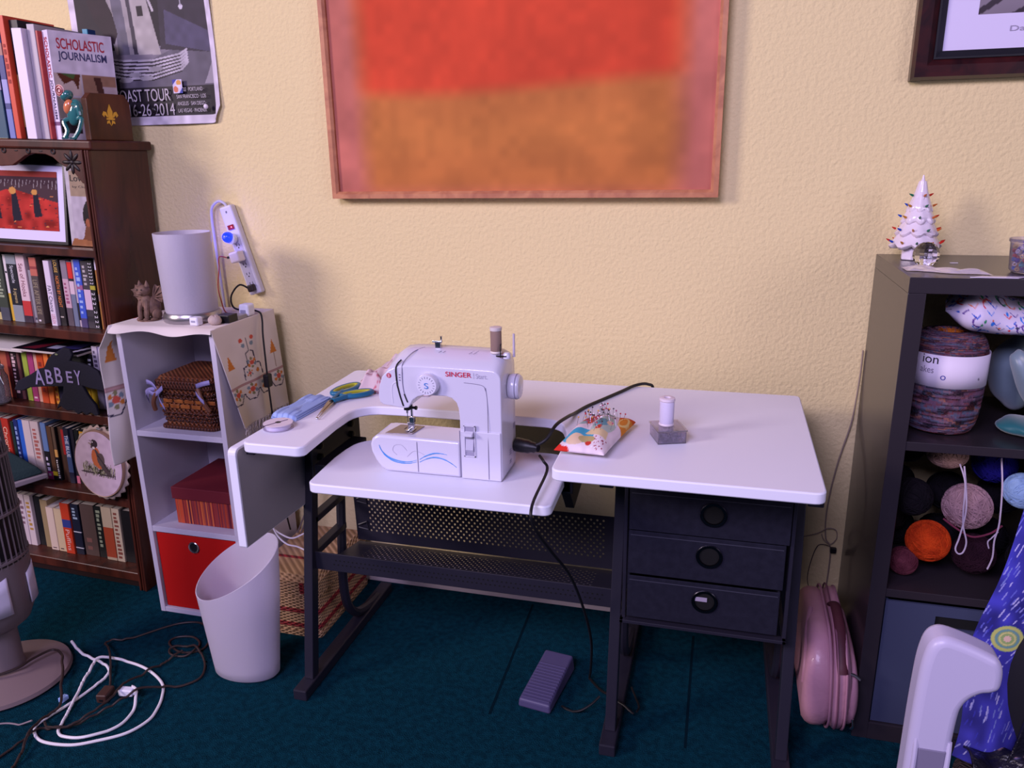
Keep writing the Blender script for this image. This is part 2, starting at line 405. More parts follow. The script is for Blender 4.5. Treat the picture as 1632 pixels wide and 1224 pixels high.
# drawers
FAB = M('black_fabric', (27, 27, 40), .95, noise=(60, (34, 34, 48)), weave=(2400, 2400, 1, .3, .0005, (22, 22, 33)), spec=.15)
fr = B(); fr.box(-.182, .176, -.565, -.545, .334, .342); fr.box(-.178, -.170, -.555, -.545, .342, .74); fr.box(.168, .176, -.555, -.545, .342, .74)
fr.box(-.178, -.170, -.22, -.21, .342, .74); fr.box(.168, .176, -.22, -.21, .342, .74); fr.box(-.182, .176, -.21, -.20, .334, .342); fr.box(-.182, -.174, -.565, -.20, .334, .342); fr.box(.168, .176, -.565, -.20, .334, .342)
fr.out('drawer_frame', BLK, dk, bevel=.001)
for k, (z0, z1, x0, x1, gz) in enumerate(((.568, .665, -.166, .166, .622), (.462, .566, -.166, .160, .524), (.352, .456, -.166, .156, .414))):
    dr = B(); dr.box(x0, x1, -.563, -.559, z0, z1); dr.box(x0, x0+.004, -.56, -.22, z0, z1); dr.box(x1-.004, x1, -.56, -.22, z0, z1)
    dr.box(x0, x1, -.56, -.22, z0, z0+.004); dr.box(x0, x1, -.224, -.22, z0, z1)
    # slightly slack front
    do = dr.out('drawer', FAB, dk, bevel=.0015)
    gx = .010 - .004*k
    B().lathe([(.0215, 0), (.0265, -.001), (.028, -.003), (.0265, -.0045), (.0215, -.004), (.0205, -.001)], (gx, -.5630, gz), 32, 'y', cap=False).out('grommet', M('dark_nickel', (70, 68, 76), .25, 1), do, smooth=1, label='round metal grommet pull')
    B().lathe([(.0, -.0005), (.021, -.0005)], (gx, -.5632, gz), 28, 'y', cap=False).out('grommet_opening', M('void', (4, 4, 6), 1), do)
    B().box(x0+.004, x1-.004, -.5650, -.5632, z1-.010, z1-.0085).out('hem', M('fabric_edge', (50, 50, 66), .9), do)
B().box(-.006-.012, -.006+.013, -.5655, -.5645, .414, .424).out('paper_edge', M('drawer_paper', (150, 140, 160), .8), do)
for nm, lb, x0, x1, z1, c, cat in (('pleated_fabric', 'pale pleated fabric folded at the left in the top drawer', -.085, -.045, .682, (190, 185, 210), 'fabric'),
        ('round_tub', 'white round tub peeking out mid top drawer', -.036, .004, .677, (215, 210, 222), 'tub'),
        ('pattern_envelope', 'flat lavender pattern envelope at the right of the top drawer', .056, .130, .680, (150, 145, 180), 'envelope'),
        ('thread_bobbin', 'small pink bobbin peeking out between lid and envelope', .016, .034, .678, (140, 110, 125), 'bobbin')):
    bb = B()
    if nm == 'pleated_fabric':
        for i in range(9): bb.box(x0+i*.0045, x0+i*.0045+.003, -.545, -.46, .575, z1-.0005*(i % 2))
        bb.box(x0, x1, -.54, -.465, .575, z1-.004)
    elif nm == 'round_tub': bb.lathe([(.02, 0), (.022, .003), (.022, .010), (.018, .011)], ((x0+x1)/2, -.525, z1-.011), 20)
    elif nm == 'thread_bobbin': bb.lathe([(.008, 0), (.008, .002), (.004, .002), (.004, .010), (.008, .010), (.008, .012)], ((x0+x1)/2, -.53, z1-.012), 16)
    else: bb.box(x0, x1, -.552, -.45, .60, z1).box(x0+.004, x1-.004, -.551, -.451, z1, z1+.001)
    bb.thing(nm, lb, cat, M('dw_'+nm, c, .7))

# ------------------------------------------------------------ white cube shelf
CX0, CX1, CYF, CYB = -1.645, -1.325, -.338, -.035
cs = T('cube_shelf', 'tall white laminate cube shelf with three open cubes beside the bookcase', 'shelf', (-1.485, -.19, 0))
CW = M('cube_white', (196, 190, 204), .5)
for x in (CX0, CX1-.016): B().box(x, x+.016, CYF, CYB, 0, .915).out('side_panel', CW, cs, bevel=.001)
for n, z0, z1 in (('bottom_panel', 0, .016), ('shelf_board', .278, .296), ('shelf_board', .586, .603), ('top_panel', .899, .915)):
    B().box(CX0+.016, CX1-.016, CYF+.001, CYB, z0, z1).out(n, CW, cs, bevel=.001)
B().box(CX0+.016, CX1-.10, CYB-.006, CYB, .016, .899).out('back_panel', CW, cs)
for z in (.24, .57): B().lathe([(.004, 0), (.004, .001)], (CX1, -.26, z), 12, 'x').out('screw_cap', M('cap_grey', (120, 112, 130), .5), cs)

# ------------------------------------------------------------ black shelf at the right
KB = M('black_ash', (44, 38, 44), .34, spec=.7, coat=.25); KX0, KX1, KYF, KYB = .362, 1.10, -.40, -.012
ks = T('black_shelf', 'black-brown cube bookcase at the right filled with yarn and fabric', 'shelf', (.73, -.2, 0))
for x0, x1 in ((KX0, KX0+.034), (KX0+.372, KX0+.388), (KX1-.034, KX1)): B().box(x0, x1, KYF, KYB, 0, 1.0738).out('side_panel' if x0 in (KX0, KX1-.034) else 'divider', KB, ks, bevel=.001)
B().box(KX0, KX1, KYF, KYB, 1.074, 1.1065).out('top_panel', KB, ks, bevel=.001)
for z0, z1 in ((.737, .757), (.384, .404)): B().box(KX0+.034, KX1-.034, KYF+.002, KYB, z0, z1).out('shelf_board', KB, ks, bevel=.001)
B().box(KX0+.034, KX1-.034, KYF, KYB, 0, .045).out('bottom_panel', KB, ks, bevel=.001)

# ------------------------------------------------------------ old wooden bookcase, leaning a little to the right
A_ = math.radians(2.2)
def bc(u, y, z): return (-1.765 + u*math.cos(A_) + z*math.sin(A_), y, -u*math.sin(A_) + z*math.cos(A_))
def TB(name, label, cat, u, y, z, group=None, rz=0, rx=0):
    o = T(name, label, cat, bc(u, y, z), group); o.rotation_mode = 'XYZ'
    o.rotation_euler = (Matrix.Rotation(A_, 3, 'Y') @ Matrix.Rotation(rz, 3, 'Z') @ Matrix.Rotation(rx, 3, 'X')).to_euler(); RT[o.name] = True
    return o
WD = M('walnut', (82, 38, 26), .40, wood=((2.2, 2.2, .5), (50, 22, 16)), spec=.35)
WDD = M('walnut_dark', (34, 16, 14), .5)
bk = TB('wooden_bookcase', 'old dark-stained wooden bookcase with carved apron and five shelves', 'bookcase', 0, 0, 0)
UL = -.86
B().box(-.022, -.002, -.248, -.02, 0, 1.39).out('side_panel', M('walnut_side', (80, 38, 26), .22, wood=((2.2, 2.2, .5), (52, 23, 16)), spec=.5), bk, bevel=.002)
B().box(UL, UL+.02, -.248, -.02, 0, 1.39).out('side_panel', WD, bk, bevel=.002)
B().prism([(UL-.01, -.258), (.012, -.258), (.012, -.014), (UL-.01, -.014)], 'z', 1.39, 1.416).out('top_board', WD, bk, bevel=.006, seg=3)
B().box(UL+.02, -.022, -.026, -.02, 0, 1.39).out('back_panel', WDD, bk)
for z0, z1 in ((1.090, 1.112), (.836, .866), (.570, .602), (.296, .328), (.030, .062)):
    bb = B().prism([(-.254, z0+.003), (-.250, z0), (-.03, z0), (-.03, z1), (-.2525, z1), (-.254, z1-.002)], 'x', UL+.02, -.022); bb.out('shelf_board', WD, bk)
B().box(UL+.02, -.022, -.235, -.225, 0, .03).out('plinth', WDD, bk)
# front mouldings down the right edge
for u0, u1, y in ((-.030, -.022, -.256), (-.019, -.012, -.254), (-.009, -.002, -.256)): B().box(u0, u1, y, -.244, 0, 1.39).out('edge_moulding', WD, bk, bevel=.0025)
ap = [(UL+.02, 1.39), (-.03, 1.39), (-.03, 1.298), (-.040, 1.300), (-.055, 1.318), (-.075, 1.340), (-.095, 1.344), (-.110, 1.352), (-.130, 1.368), (-.155, 1.376), (-.20, 1.377), (-.225, 1.370), (-.25, 1.356), (-.275, 1.343), (-.32, 1.340)]
ap += [(-.345, 1.343), (-.37, 1.356), (-.40, 1.372), (-.45, 1.377), (-.52, 1.36), (-.60, 1.34), (-.8, 1.30), (UL+.02, 1.30)]
B().prism(ap, 'y', -.250, -.236).out('carved_apron', WD, bk, bevel=.002)
CV = M('carving_dark', (26, 13, 14), .5)
for k in range(8):
    a = k*PI/4; bb = B().ell((0, 0, 0), (.0145, .003, .0055), 10, 6, 0).tf(Matrix.Translation((-.066+.019*math.cos(a), -.2505, 1.356+.019*math.sin(a))) @ Matrix.Rotation(-a, 4, 'Y'))
    bb.out('carved_petal', CV, bk, smooth=1)
B().ell((-.066, -.2505, 1.356), (.006, .003, .006), 10, 6).out('carved_petal', CV, bk, smooth=1)
for k in range(7):
    u = -.125-.043*k
    if k % 2 == 0: B().lathe([(.006, 0), (.0085, -.001), (.006, -.002), (.0035, -.001)], (u, -.2505, 1.384), 12, 'y', cap=False).out('carved_ring', CV, bk)
    else: B().ell((u, -.2505, 1.384), (.007, .0015, .002), 8, 4).out('carved_dash', CV, bk)

# ------------------------------------------------------------ pictures on the wall
def frame4(x0, x1, z0, z1, w, d, mat, parent, prof=None, y=0):
    """four mitred frame bars; prof = [(inset, depth)] across the moulding from outside in"""
    prof = prof or [(0, 0), (0, d), (w, d), (w, 0)]
    for n, c in (('frame_bar', [((x0, z0), (x1, z0), (0, 1), (1, 1))]), ):
        pass
    cs_ = [(x0, z0), (x1, z0), (x1, z1), (x0, z1)]; sg = [(1, 1), (-1, 1), (-1, -1), (1, -1)]
    for i in range(4):
        a, e = cs_[i], cs_[(i+1) % 4]; sa, se = sg[i], sg[(i+1) % 4]
        va = [(a[0]+sa[0]*p, y-q, a[1]+sa[1]*p) for p, q in prof]; ve = [(e[0]+se[0]*p, y-q, e[1]+se[1]*p) for p, q in prof]
        n = len(prof)
        B().add(va+ve, [list(range(n)), list(range(n, 2*n))[::-1]] + [(k, (k+1) % n, n+(k+1) % n, n+k) for k in range(n)]).out('frame_bar', mat, parent)
OAK = M('oak_frame', (196, 132, 92), .5, wood=((3, 3, 3), (168, 104, 74)))
pt = T('abstract_painting', 'large oak-framed abstract painting of red and ochre colour fields', 'painting', (-.558, 0, 1.245))
frame4(-1.093, -.024, 1.245, 2.36, .019, .040, OAK, pt, [(0, 0), (0, .040), (.012, .040), (.019, .034), (.019, 0)])
P_ = Paint(220, 230, (186, 108, 92))
sx = lambda e0, e1, x: np.clip((x-e0)/(e1-e0), 0, 1)**2*(3-2*np.clip((x-e0)/(e1-e0), 0, 1))
inx = sx(.05, .13, P_.X)*(1-sx(.87, .96, P_.X)); P_.noise(.10, 9)
lowm = inx*sx(-.05, .04, P_.Y); upm = inx*sx(.225, .275, P_.Y+.012*np.sin(P_.X*5))
P_.put(lowm, (184, 110, 56)); P_.put(upm, (202, 72, 44)); P_.put(inx*np.exp(-((P_.Y-.14)/.06)**2), (194, 122, 60), .5)
P_.noise(.06, 12); P_.noise(.04, 40)
P_.on('canvas', lambda u, v: (-1.076+1.035*u, -.026, 1.260+1.085*v), pt, M('canvas_paint', rough=.75, vc=True, spec=.2))

fp = T('framed_photo', 'dark mahogany-framed photograph with wide white mat, cut off by the corner', 'picture frame', (.70, 0, 1.504))
MAH = M('mahogany', (58, 20, 22), .3, wood=((3, 3, 3), (34, 12, 17)), coat=.3)
frame4(.388, 1.02, 1.504, 2.15, .045, .035, MAH, fp, [(0, 0), (0, .024), (.006, .036), (.030, .036), (.045, .026), (.045, 0)])
frame4(.431, .977, 1.547, 2.107, .018, .022, M('frame_inner', (22, 22, 28), .4), fp, [(0, 0), (0, .031), (.004, .031), (.018, .020), (.018, 0)])
B().box(.448, .960, -.016, -.012, 1.564, 2.09).out('mat_board', M('mat_white', (214, 206, 232), .7), fp)
P_ = Paint(100, 100, (128, 118, 128))
for k in range(8): P_.line([(-.6+k*.22, -.1), (.5+k*.22, .7)], .035, (48, 38, 46))
P_.noise(.12, 6); P_.on('photo_print', lambda u, v: (.513+.39*u, -.0165, 1.637+.34*v), fp, VC)
text('signature', 'Dav', fp, M('pencil', (150, 142, 165), .8), (.580, -.0168, 1.600), .042, .011)

# ------------------------------------------------------------ poster
ps = T('tour_poster', 'black and white concert tour poster of a stone tower, pinned to the wall', 'poster', (-1.69, 0, 1.46))
P_ = Paint(260, 364, (206, 196, 208))
P_.rect(.045, .036, .965, 1, (34, 26, 34))
P_.poly([(.045, .24), (.965, .24), (.965, .32), (.045, .30)], (120, 112, 124)); P_.poly([(.3, .14), (.965, .14), (.965, .31), (.7, .30), (.3, .2)], (92, 86, 98))
P_.poly([(.62, .30), (.965, .28), (.965, 1), (.72, 1)], (48, 40, 52)); P_.poly([(.66, .32), (.965, .28), (.965, .36), (.68, .45)], (74, 68, 92))
for k in range(6): P_.line([(.12, .285-.012*k), (.35, .262-.014*k), (.55, .258-.014*k), (.75, .278-.012*k), (.80, .295-.010*k)], .012, (176, 168, 178)); P_.line([(.12, .279-.012*k), (.35, .256-.014*k), (.55, .252-.014*k), (.75, .272-.012*k)], .008, (38, 30, 38))
P_.poly([(.30, .29), (.62, .28), (.54, .60), (.50, .80), (.30, .9), (.16, .9)], (148, 140, 142)); P_.poly([(.44, .285), (.62, .28), (.55, .55), (.47, .7)], (166, 158, 156))
P_.poly([(.32, .285), (.40, .285), (.37, .75), (.30, .8)], (96, 92, 104)); P_.poly([(.43, .285), (.46, .285), (.43, .7), (.41, .7)], (60, 54, 64)); P_.rect(.49, .43, .53, .47, (36, 28, 34))
P_.poly([(.16, .9), (.14, .50), (.18, .42), (.26, .34), (.30, .33), (.33, .37), (.31, .45), (.28, .5), (.26, .60), (.22, .66), (.2, .9)], (38, 24, 32))
P_.line([(.47, .72), (.60, .45)], .016, (176, 168, 172))
for (x, y) in ((.26, .235), (.42, .205), (.57, .225), (.5, .19), (.35, .185), (.24, .2)): P_.ell(x, y, .05, .010, (150, 144, 150))
P_.ell(.80, .455, .014, .010, (196, 188, 200)); P_.line([(.80, .46), (.80, .50)], .006, (150, 145, 155)); P_.poly([(.9, .16), (.965, .16), (.965, .24)], (150, 142, 152))
P_.rect(.045, .036, .965, .155, (30, 24, 31))
for k in range(40): P_.ell(random.uniform(.6, .95), random.uniform(.5, .98), .003, .002, (170, 165, 175))
P_.noise(.10, 25)
def pf(u, v):
    x = -1.935+.487*u; z = 1.462+.70*v
    if u > .9 and v < .07:    # rounded lower corner
        x -= .02*((u-.9)/.1)**3*(1-v/.07)
        z += .012*((u-.9)/.1)**3*(1-v/.07)
    y = -.004-.003*math.sin(v*9+u*3)-.006*max(0, 1-v*6)*(.5+.5*math.sin(u*11))-.010*max(0, (u-.93)/.07)*max(0, 1-v*3)
    return (x, y, z)
P_.on('poster_sheet', pf, ps, M('poster_gloss', rough=.55, vc=True, spec=.3), solid=.0008)
LT = M('poster_letter', (182, 172, 180), .6)
def ptx(s_, x, z, w, h): text('poster_lettering', s_, ps, LT, (x, -.0125, z), w, h)
ptx('WEST', -1.908, 1.529, .085, .034); ptx('COAST TOUR', -1.812, 1.529, .200, .034); ptx('JANUARY', -1.908, 1.488, .128, .034); ptx('16-26 2014', -1.762, 1.488, .160, .034)
for i, (s_, w) in enumerate((('SEATTLE \u00b7 PORTLAND \u00b7', .096), ('SAN FRANCISCO \u00b7 LOS', .100), ('ANGELES \u00b7 SAN DIEGO \u00b7', .100), ('LAS VEGAS \u00b7 PHOENIX', .098))): ptx(s_, -1.590, 1.553-.0195*i, w, .0105)
B().ell((-1.488, -.022, 1.508), (.007, .006, .007), 12, 8).out('pushpin', M('pin_white', (226, 216, 226), .3), ps, smooth=1)
B().ell((-1.672, -.018, 1.503), (.0095, .004, .0095), 12, 8).out('pushpin', M('pin_black', (30, 26, 32), .3), ps, smooth=1, label='black round pushpin')
P_ = Paint(30, 36, (200, 190, 216)); P_.poly([(0, 1), (0, .6), (.5, 1)], (50, 50, 150)); P_.poly([(1, 0), (1, .45), (.6, 0)], (50, 60, 150)); P_.ell(.65, .75, .25, .2, (210, 150, 70)); P_.ell(.3, .3, .25, .22, (200, 110, 80)); P_.poly([(.2, .6), (.7, .3), (.8, .6)], (220, 205, 220))
P_.on('sticker', lambda u, v: (-1.598+.032*u, -.0135, 1.548+.038*v), ps, VC, label='small blue, orange and white sticker')
# ------------------------------------------------------------ books
BKM = M('book_cover', rough=.45, vc=True, bump=(60, .05, .001)); PGM = M('page_edges', (196, 186, 178), .9)
LTM = {}
def lm(c):
    k = 'letters_%d_%d_%d' % tuple(c)
    return M(k, c, .6)
def book(u0, u1, z, h, yf, depth, base, bands=(), label='', group=None, name='book', marks=None, txt=None, rz=0, hard=False, wm=None):
    """upright book, spine towards the room; bands = (z0, z1, colour) fractions of the spine; txt = (string, colour, z0, z1)"""
    w = u1-u0-.0008; o = TB(name, label, 'book', (u0+u1)/2, yf, z+.0007, group, rz)
    h2 = w/2
    b_ = B(); cuts = sorted(set([0, 1]+[k for q in bands for k in q[:2]]))
    t = .0012 if not hard else .0025
    for a, e in zip(cuts[:-1], cuts[1:]):
        c = base; m = (a+e)/2
        for q in bands:
            if q[0] <= m <= q[1]: c = q[2]
        pr = [(-h2, 0), (-h2+.001, -.0012), (h2-.001, -.0012), (h2, 0)]
        b_.prism(pr + [(h2, t), (-h2, t)], 'z', a*h, e*h, 0, c)
    b_.box(-h2, -h2+t, t, depth, 0, h, 0, base); b_.box(h2-t, h2, t, depth, 0, h, 0, base)
    b_.out('cover', BKM, o)
    B().box(-h2+t, h2-t, t, depth-.004, .002 if not hard else .004, h-(.002 if not hard else .004)).out('pages', PGM, o)
    if txt:
        for (s_, c, z0, z1) in (txt if isinstance(txt, list) else [txt]):
            ww = min(w*.62, .016) if wm is None else wm
            text('spine_lettering', s_, o, lm(c), (-ww/2, -.0014, z1*h), (z1-z0)*h, ww, (0, 0, -1), (1, 0, 0), .0002)
    if marks:      # rows of small print too fine to read
        mb = B(); mc, m0, m1, n = marks
        for k in range(n):
            zz = (m0+(m1-m0)*(k+.1)/n)*h; l = (m1-m0)*h/n*random.uniform(.45, .75)
            mb.box(-w*.28, -w*.28+w*random.uniform(.3, .56), -.0017, -.0013, zz, zz+l)
        mb.out('spine_print', lm(mc), o)
    return o
def shelf_row(rows, z, group, where):
    n = len(rows)
    for i, r in enumerate(rows):
        u0, u1, h, yf, desc, base = r[:6]; kw = dict(r[6]) if len(r) > 6 else {}
        l = rows[i-1][4] if i else None; q = rows[i+1][4] if i < n-1 else None
        nb = ('between %s and %s ones' % (sh(l), sh(q))) if l and q else ('beside %s one' % sh(l or q))
        book(u0, u1, z, h, yf, kw.pop('depth', .13), base, kw.pop('bands', ()), '%s %s %s' % (desc, nb, where), group, **kw)
def sh(d):
    w = d.split(' ')
    return w[0]
GS = 'books on the bookcase shelf under the framed print'
R2 = [
 (-.560, -.522, .200, -.20, 'tan thick novel', (150, 128, 98), dict(marks=((90, 60, 50), .2, .8, 6))),
 (-.520, -.482, .205, -.20, 'maroon tall novel', (96, 34, 40)),
 (-.480, -.463, .200, -.20, 'black slim paperback with cream foot', (30, 28, 30), dict(bands=[(0, .12, (196, 180, 120))])),
 (-.462, -.427, .208, -.205, 'olive-green thick hardback', (58, 66, 54), dict(bands=[(0, .2, (72, 74, 84))], marks=((150, 160, 130), .35, .8, 9))),
 (-.426, -.412, .208, -.20, 'white-and-yellow narrow spine', (214, 204, 204), dict(bands=[(0, .42, (206, 164, 52))], marks=((30, 30, 40), .72, .76, 1))),
 (-.411, -.372, .210, -.205, 'speckled-grey wide book with black oval title', (136, 142, 146), dict(bands=[(.25, .86, (22, 24, 34))], txt=[('Spectacle', (200, 200, 206), .58, .84), ('& pigments', (190, 170, 120), .28, .5)])),
 (-.371, -.338, .214, -.205, 'white-and-red novel titled Sea of Hooks', (212, 186, 190), dict(bands=[(0, .10, (52, 36, 52)), (.10, .32, (190, 52, 52))], txt=('Sea of Hooks', (120, 60, 76), .38, .86), wm=.015)),
 (-.337, -.323, .165, -.20, 'silver-grey slim paperback', (140, 136, 142), dict(marks=((60, 60, 80), .05, .12, 1))),
 (-.322, -.295, .207, -.205, 'brown-taupe novel with coral top', (78, 66, 64), dict(bands=[(.72, .99, (186, 100, 84)), (.82, .86, (140, 60, 60))], txt=('LIFE AFTER LIFE', (150, 136, 110), .14, .66), marks=((220, 210, 216), .03, .07, 1))),
 (-.294, -.260, .200, -.185, 'dark-brown recessed hardback', (66, 40, 34), dict(bands=[(0, .4, (52, 32, 30))])),
 (-.259, -.237, .200, -.215, 'white book titled FAT Chance', (216, 202, 216), dict(txt=[('FAT Chance', (30, 30, 66), .22, .62), ('LESLEA', (190, 110, 130), .03, .18)], wm=.013)),
 (-.236, -.212, .205, -.205, 'black-and-gold mystery paperback', (32, 26, 28), dict(txt=[('LOUISE', (214, 170, 80), .80, .98), ('NORTH BY NIGHT', (214, 120, 50), .28, .75)], marks=((170, 160, 150), .12, .15, 1), wm=.012)),
 (-.211, -.188, .202, -.20, 'mauve-grey illustrated paperback', (196, 160, 172), dict(bands=[(.72, 1, (132, 118, 130)), (0, .28, (88, 76, 84))], marks=((150, 80, 110), .34, .68, 6))),
 (-.187, -.169, .200, -.20, 'red-topped pale-blue spine', (108, 116, 138), dict(bands=[(.74, .99, (206, 36, 34)), (.70, .74, (30, 28, 40)), (.50, .70, (210, 184, 194))])),
 (-.168, -.158, .206, -.20, 'grey-white very slim book', (176, 160, 168), dict(bands=[(.1, .36, (34, 32, 36))])),
 (-.157, -.133, .208, -.205, 'bright-blue saga paperback', (58, 84, 186), dict(bands=[(0, .14, (74, 62, 104)), (.56, .63, (150, 90, 130))], marks=((150, 170, 216), .2, .92, 9))),
 (-.132, -.104, .205, -.205, 'charcoal-and-pink novel', (60, 54, 60), dict(bands=[(.28, .58, (206, 176, 196)), (.10, .18, (44, 40, 46))], marks=((170, 160, 160), .64, .95, 5))),
 (-.103, -.083, .208, -.210, 'black book of white numeral twos', (20, 18, 22), dict(bands=[(.58, .64, (170, 160, 50))], txt=[('2 2 2 2 2 2 2', (224, 216, 222), .66, .97), ('2 2 2 - 2 2 2 2', (224, 216, 222), .02, .54)], wm=.011)),
 (-.082, -.067, .215, -.205, 'ochre-brown slim book with white cap', (158, 106, 48), dict(bands=[(.84, 1, (214, 200, 216)), (.4, .5, (150, 120, 110))])),
 (-.066, -.046, .200, -.20, 'navy slim book with white specks', (26, 28, 60), dict(marks=((200, 200, 216), .05, .6, 6))),
]
shelf_row(R2, .866, GS, 'on second shelf')
R3 = [
 (-.600, -.560, .180, -.19, 'wine-red bound volume', (84, 24, 30)), (-.558, -.520, .180, -.19, 'pine-green bound volume', (30, 52, 44)),
 (-.518, -.488, .175, -.19, 'terracotta thin paperback', (164, 84, 60)),
 (-.486, -.470, .175, -.195, 'crimson-dark slim spine', (110, 24, 30)),
 (-.469, -.445, .178, -.195, 'black-red lettered thriller', (40, 20, 24), dict(marks=((200, 170, 170), .1, .95, 12))),
 (-.444, -.432, .176, -.195, 'dusky-brown slim paperback', (104, 62, 62)),
 (-.431, -.418, .170, -.19, 'forest-dark slim paperback', (34, 42, 36)),
 (-.417, -.396, .176, -.20, 'lime-green paperback', (150, 168, 60)),
 (-.395, -.372, .176, -.20, 'magenta paperback', (160, 56, 108), dict(marks=((220, 190, 200), .05, .10, 1))),
 (-.371, -.355, .176, -.20, 'cream slim paperback', (206, 160, 140)),
 (-.354, -.327, .177, -.205, 'burnt-orange paperback', (190, 70, 28), dict(marks=((130, 30, 20), .2, .8, 5))),
 (-.326, -.306, .177, -.205, 'tangerine paperback', (230, 120, 52)),
 (-.305, -.291, .177, -.20, 'yellow-orange patterned paperback', (220, 150, 50), dict(marks=((160, 60, 40), .05, .9, 9))),
 (-.290, -.268, .177, -.20, 'ink-blue lettered paperback', (34, 30, 60), dict(marks=((190, 190, 220), .5, .95, 6))),
 (-.267, -.250, .177, -.20, 'plum-purple paperback', (96, 34, 92)),
 (-.249, -.228, .178, -.20, 'teal-blue collage paperback', (70, 130, 140), dict(bands=[(.3, .6, (120, 150, 190))])),
 (-.227, -.190, .180, -.195, 'moss-black thick novel', (30, 34, 32)),
 (-.189, -.165, .178, -.20, 'mustard-yellow paperback low behind bird tail', (196, 160, 34), dict(bands=[(.5, 1, (20, 18, 24))])),
 (-.164, -.141, .178, -.20, 'canary-yellow slim guide', (214, 180, 40), dict(bands=[(.55, 1, (26, 22, 30))], marks=((200, 200, 210), .6, .95, 4))),
 (-.140, -.118, .205, -.20, 'pale-grey titled paperback', (190, 180, 196), dict(marks=((90, 80, 100), .6, .95, 5))),
 (-.117, -.085, .205, -.20, 'lavender-grey thick book', (160, 150, 190)),
 (-.084, -.060, .200, -.19, 'midnight-purple paperback', (50, 36, 66)),
]
shelf_row(R3, .602, 'books behind the black felt bird', 'on bird shelf')
R4 = [
 (-.690, -.640, .19, -.19, 'sand-coloured old volume', (160, 140, 120)), (-.638, -.585, .19, -.19, 'slate-blue old volume', (70, 80, 110)),
 (-.583, -.547, .195, -.20, 'pale-lavender double volume', (186, 176, 190), dict(marks=((110, 100, 120), .2, .8, 4))),
 (-.546, -.514, .200, -.205, 'vermilion hardback with cream title', (170, 44, 30), dict(bands=[(0, .35, (140, 24, 34))], txt=('Chronicles', (226, 190, 160), .25, .85))),
 (-.513, -.500, .190, -.20, 'spruce-dark slim paperback', (24, 46, 42)),
 (-.499, -.481, .198, -.20, 'navy-blue paperback', (28, 40, 96), dict(marks=((130, 150, 190), .2, .9, 8))),
 (-.480, -.458, .200, -.20, 'cobalt-blue paperback', (40, 90, 180)),
 (-.457, -.426, .203, -.205, 'chalk-white thick hardback', (196, 180, 176), dict(marks=((130, 110, 110), .05, .15, 1))),
 (-.425, -.391, .203, -.205, 'oatmeal-white thick hardback with red print', (190, 172, 166), dict(marks=((160, 90, 80), .35, .9, 8))),
 (-.390, -.368, .200, -.20, 'sky-blue and black paperback', (92, 118, 160), dict(bands=[(0, .14, (150, 40, 110)), (.14, .5, (18, 18, 24))], marks=((190, 180, 200), .05, .42, 4))),
 (-.367, -.348, .190, -.20, 'umber paperback with yellow stamp', (84, 56, 36), dict(bands=[(.08, .16, (206, 180, 40)), (0, .08, (24, 20, 22))])),
 (-.347, -.334, .190, -.20, 'jet-black dotted paperback', (22, 20, 24), dict(bands=[(.44, .58, (200, 150, 80)), (.58, 1, (90, 70, 54))], marks=((214, 204, 200), .04, .4, 9))),
 (-.333, -.311, .188, -.19, 'coffee-brown plain hardback', (72, 48, 34)),
 (-.310, -.296, .195, -.20, 'scarlet-and-brown paperback', (66, 44, 36), dict(bands=[(.5, .95, (160, 34, 34))])),
 (-.295, -.274, .193, -.205, 'steel-blue spine lettered THE BLUE', (58, 74, 112), dict(bands=[(.86, 1, (30, 26, 44)), (0, .2, (28, 26, 50))], txt=('THE BLUE', (214, 216, 230), .48, .88))),
 (-.273, -.258, .190, -.20, 'rose-footed dark paperback', (30, 26, 40), dict(bands=[(0, .14, (206, 110, 140))])),
 (-.257, -.238, .190, -.20, 'coal-black paperback with small white title', (16, 18, 20), dict(marks=((216, 216, 216), .58, .8, 4))),
 (-.237, -.210, .195, -.20, 'amber-topped black paperback', (20, 18, 22), dict(bands=[(.6, .96, (216, 160, 50))])),
 (-.209, -.170, .190, -.20, 'hazel-brown wide novel', (120, 90, 70)), (-.168, -.130, .190, -.20, 'grape-dark wide novel', (60, 34, 60)),
 (-.128, -.090, .185, -.20, 'bottle-green wide novel', (26, 50, 40)), (-.088, -.040, .185, -.20, 'bronze-brown wide novel', (110, 78, 40)),
]
shelf_row(R4, .328, 'books behind the robin embroidery', 'on hoop shelf')
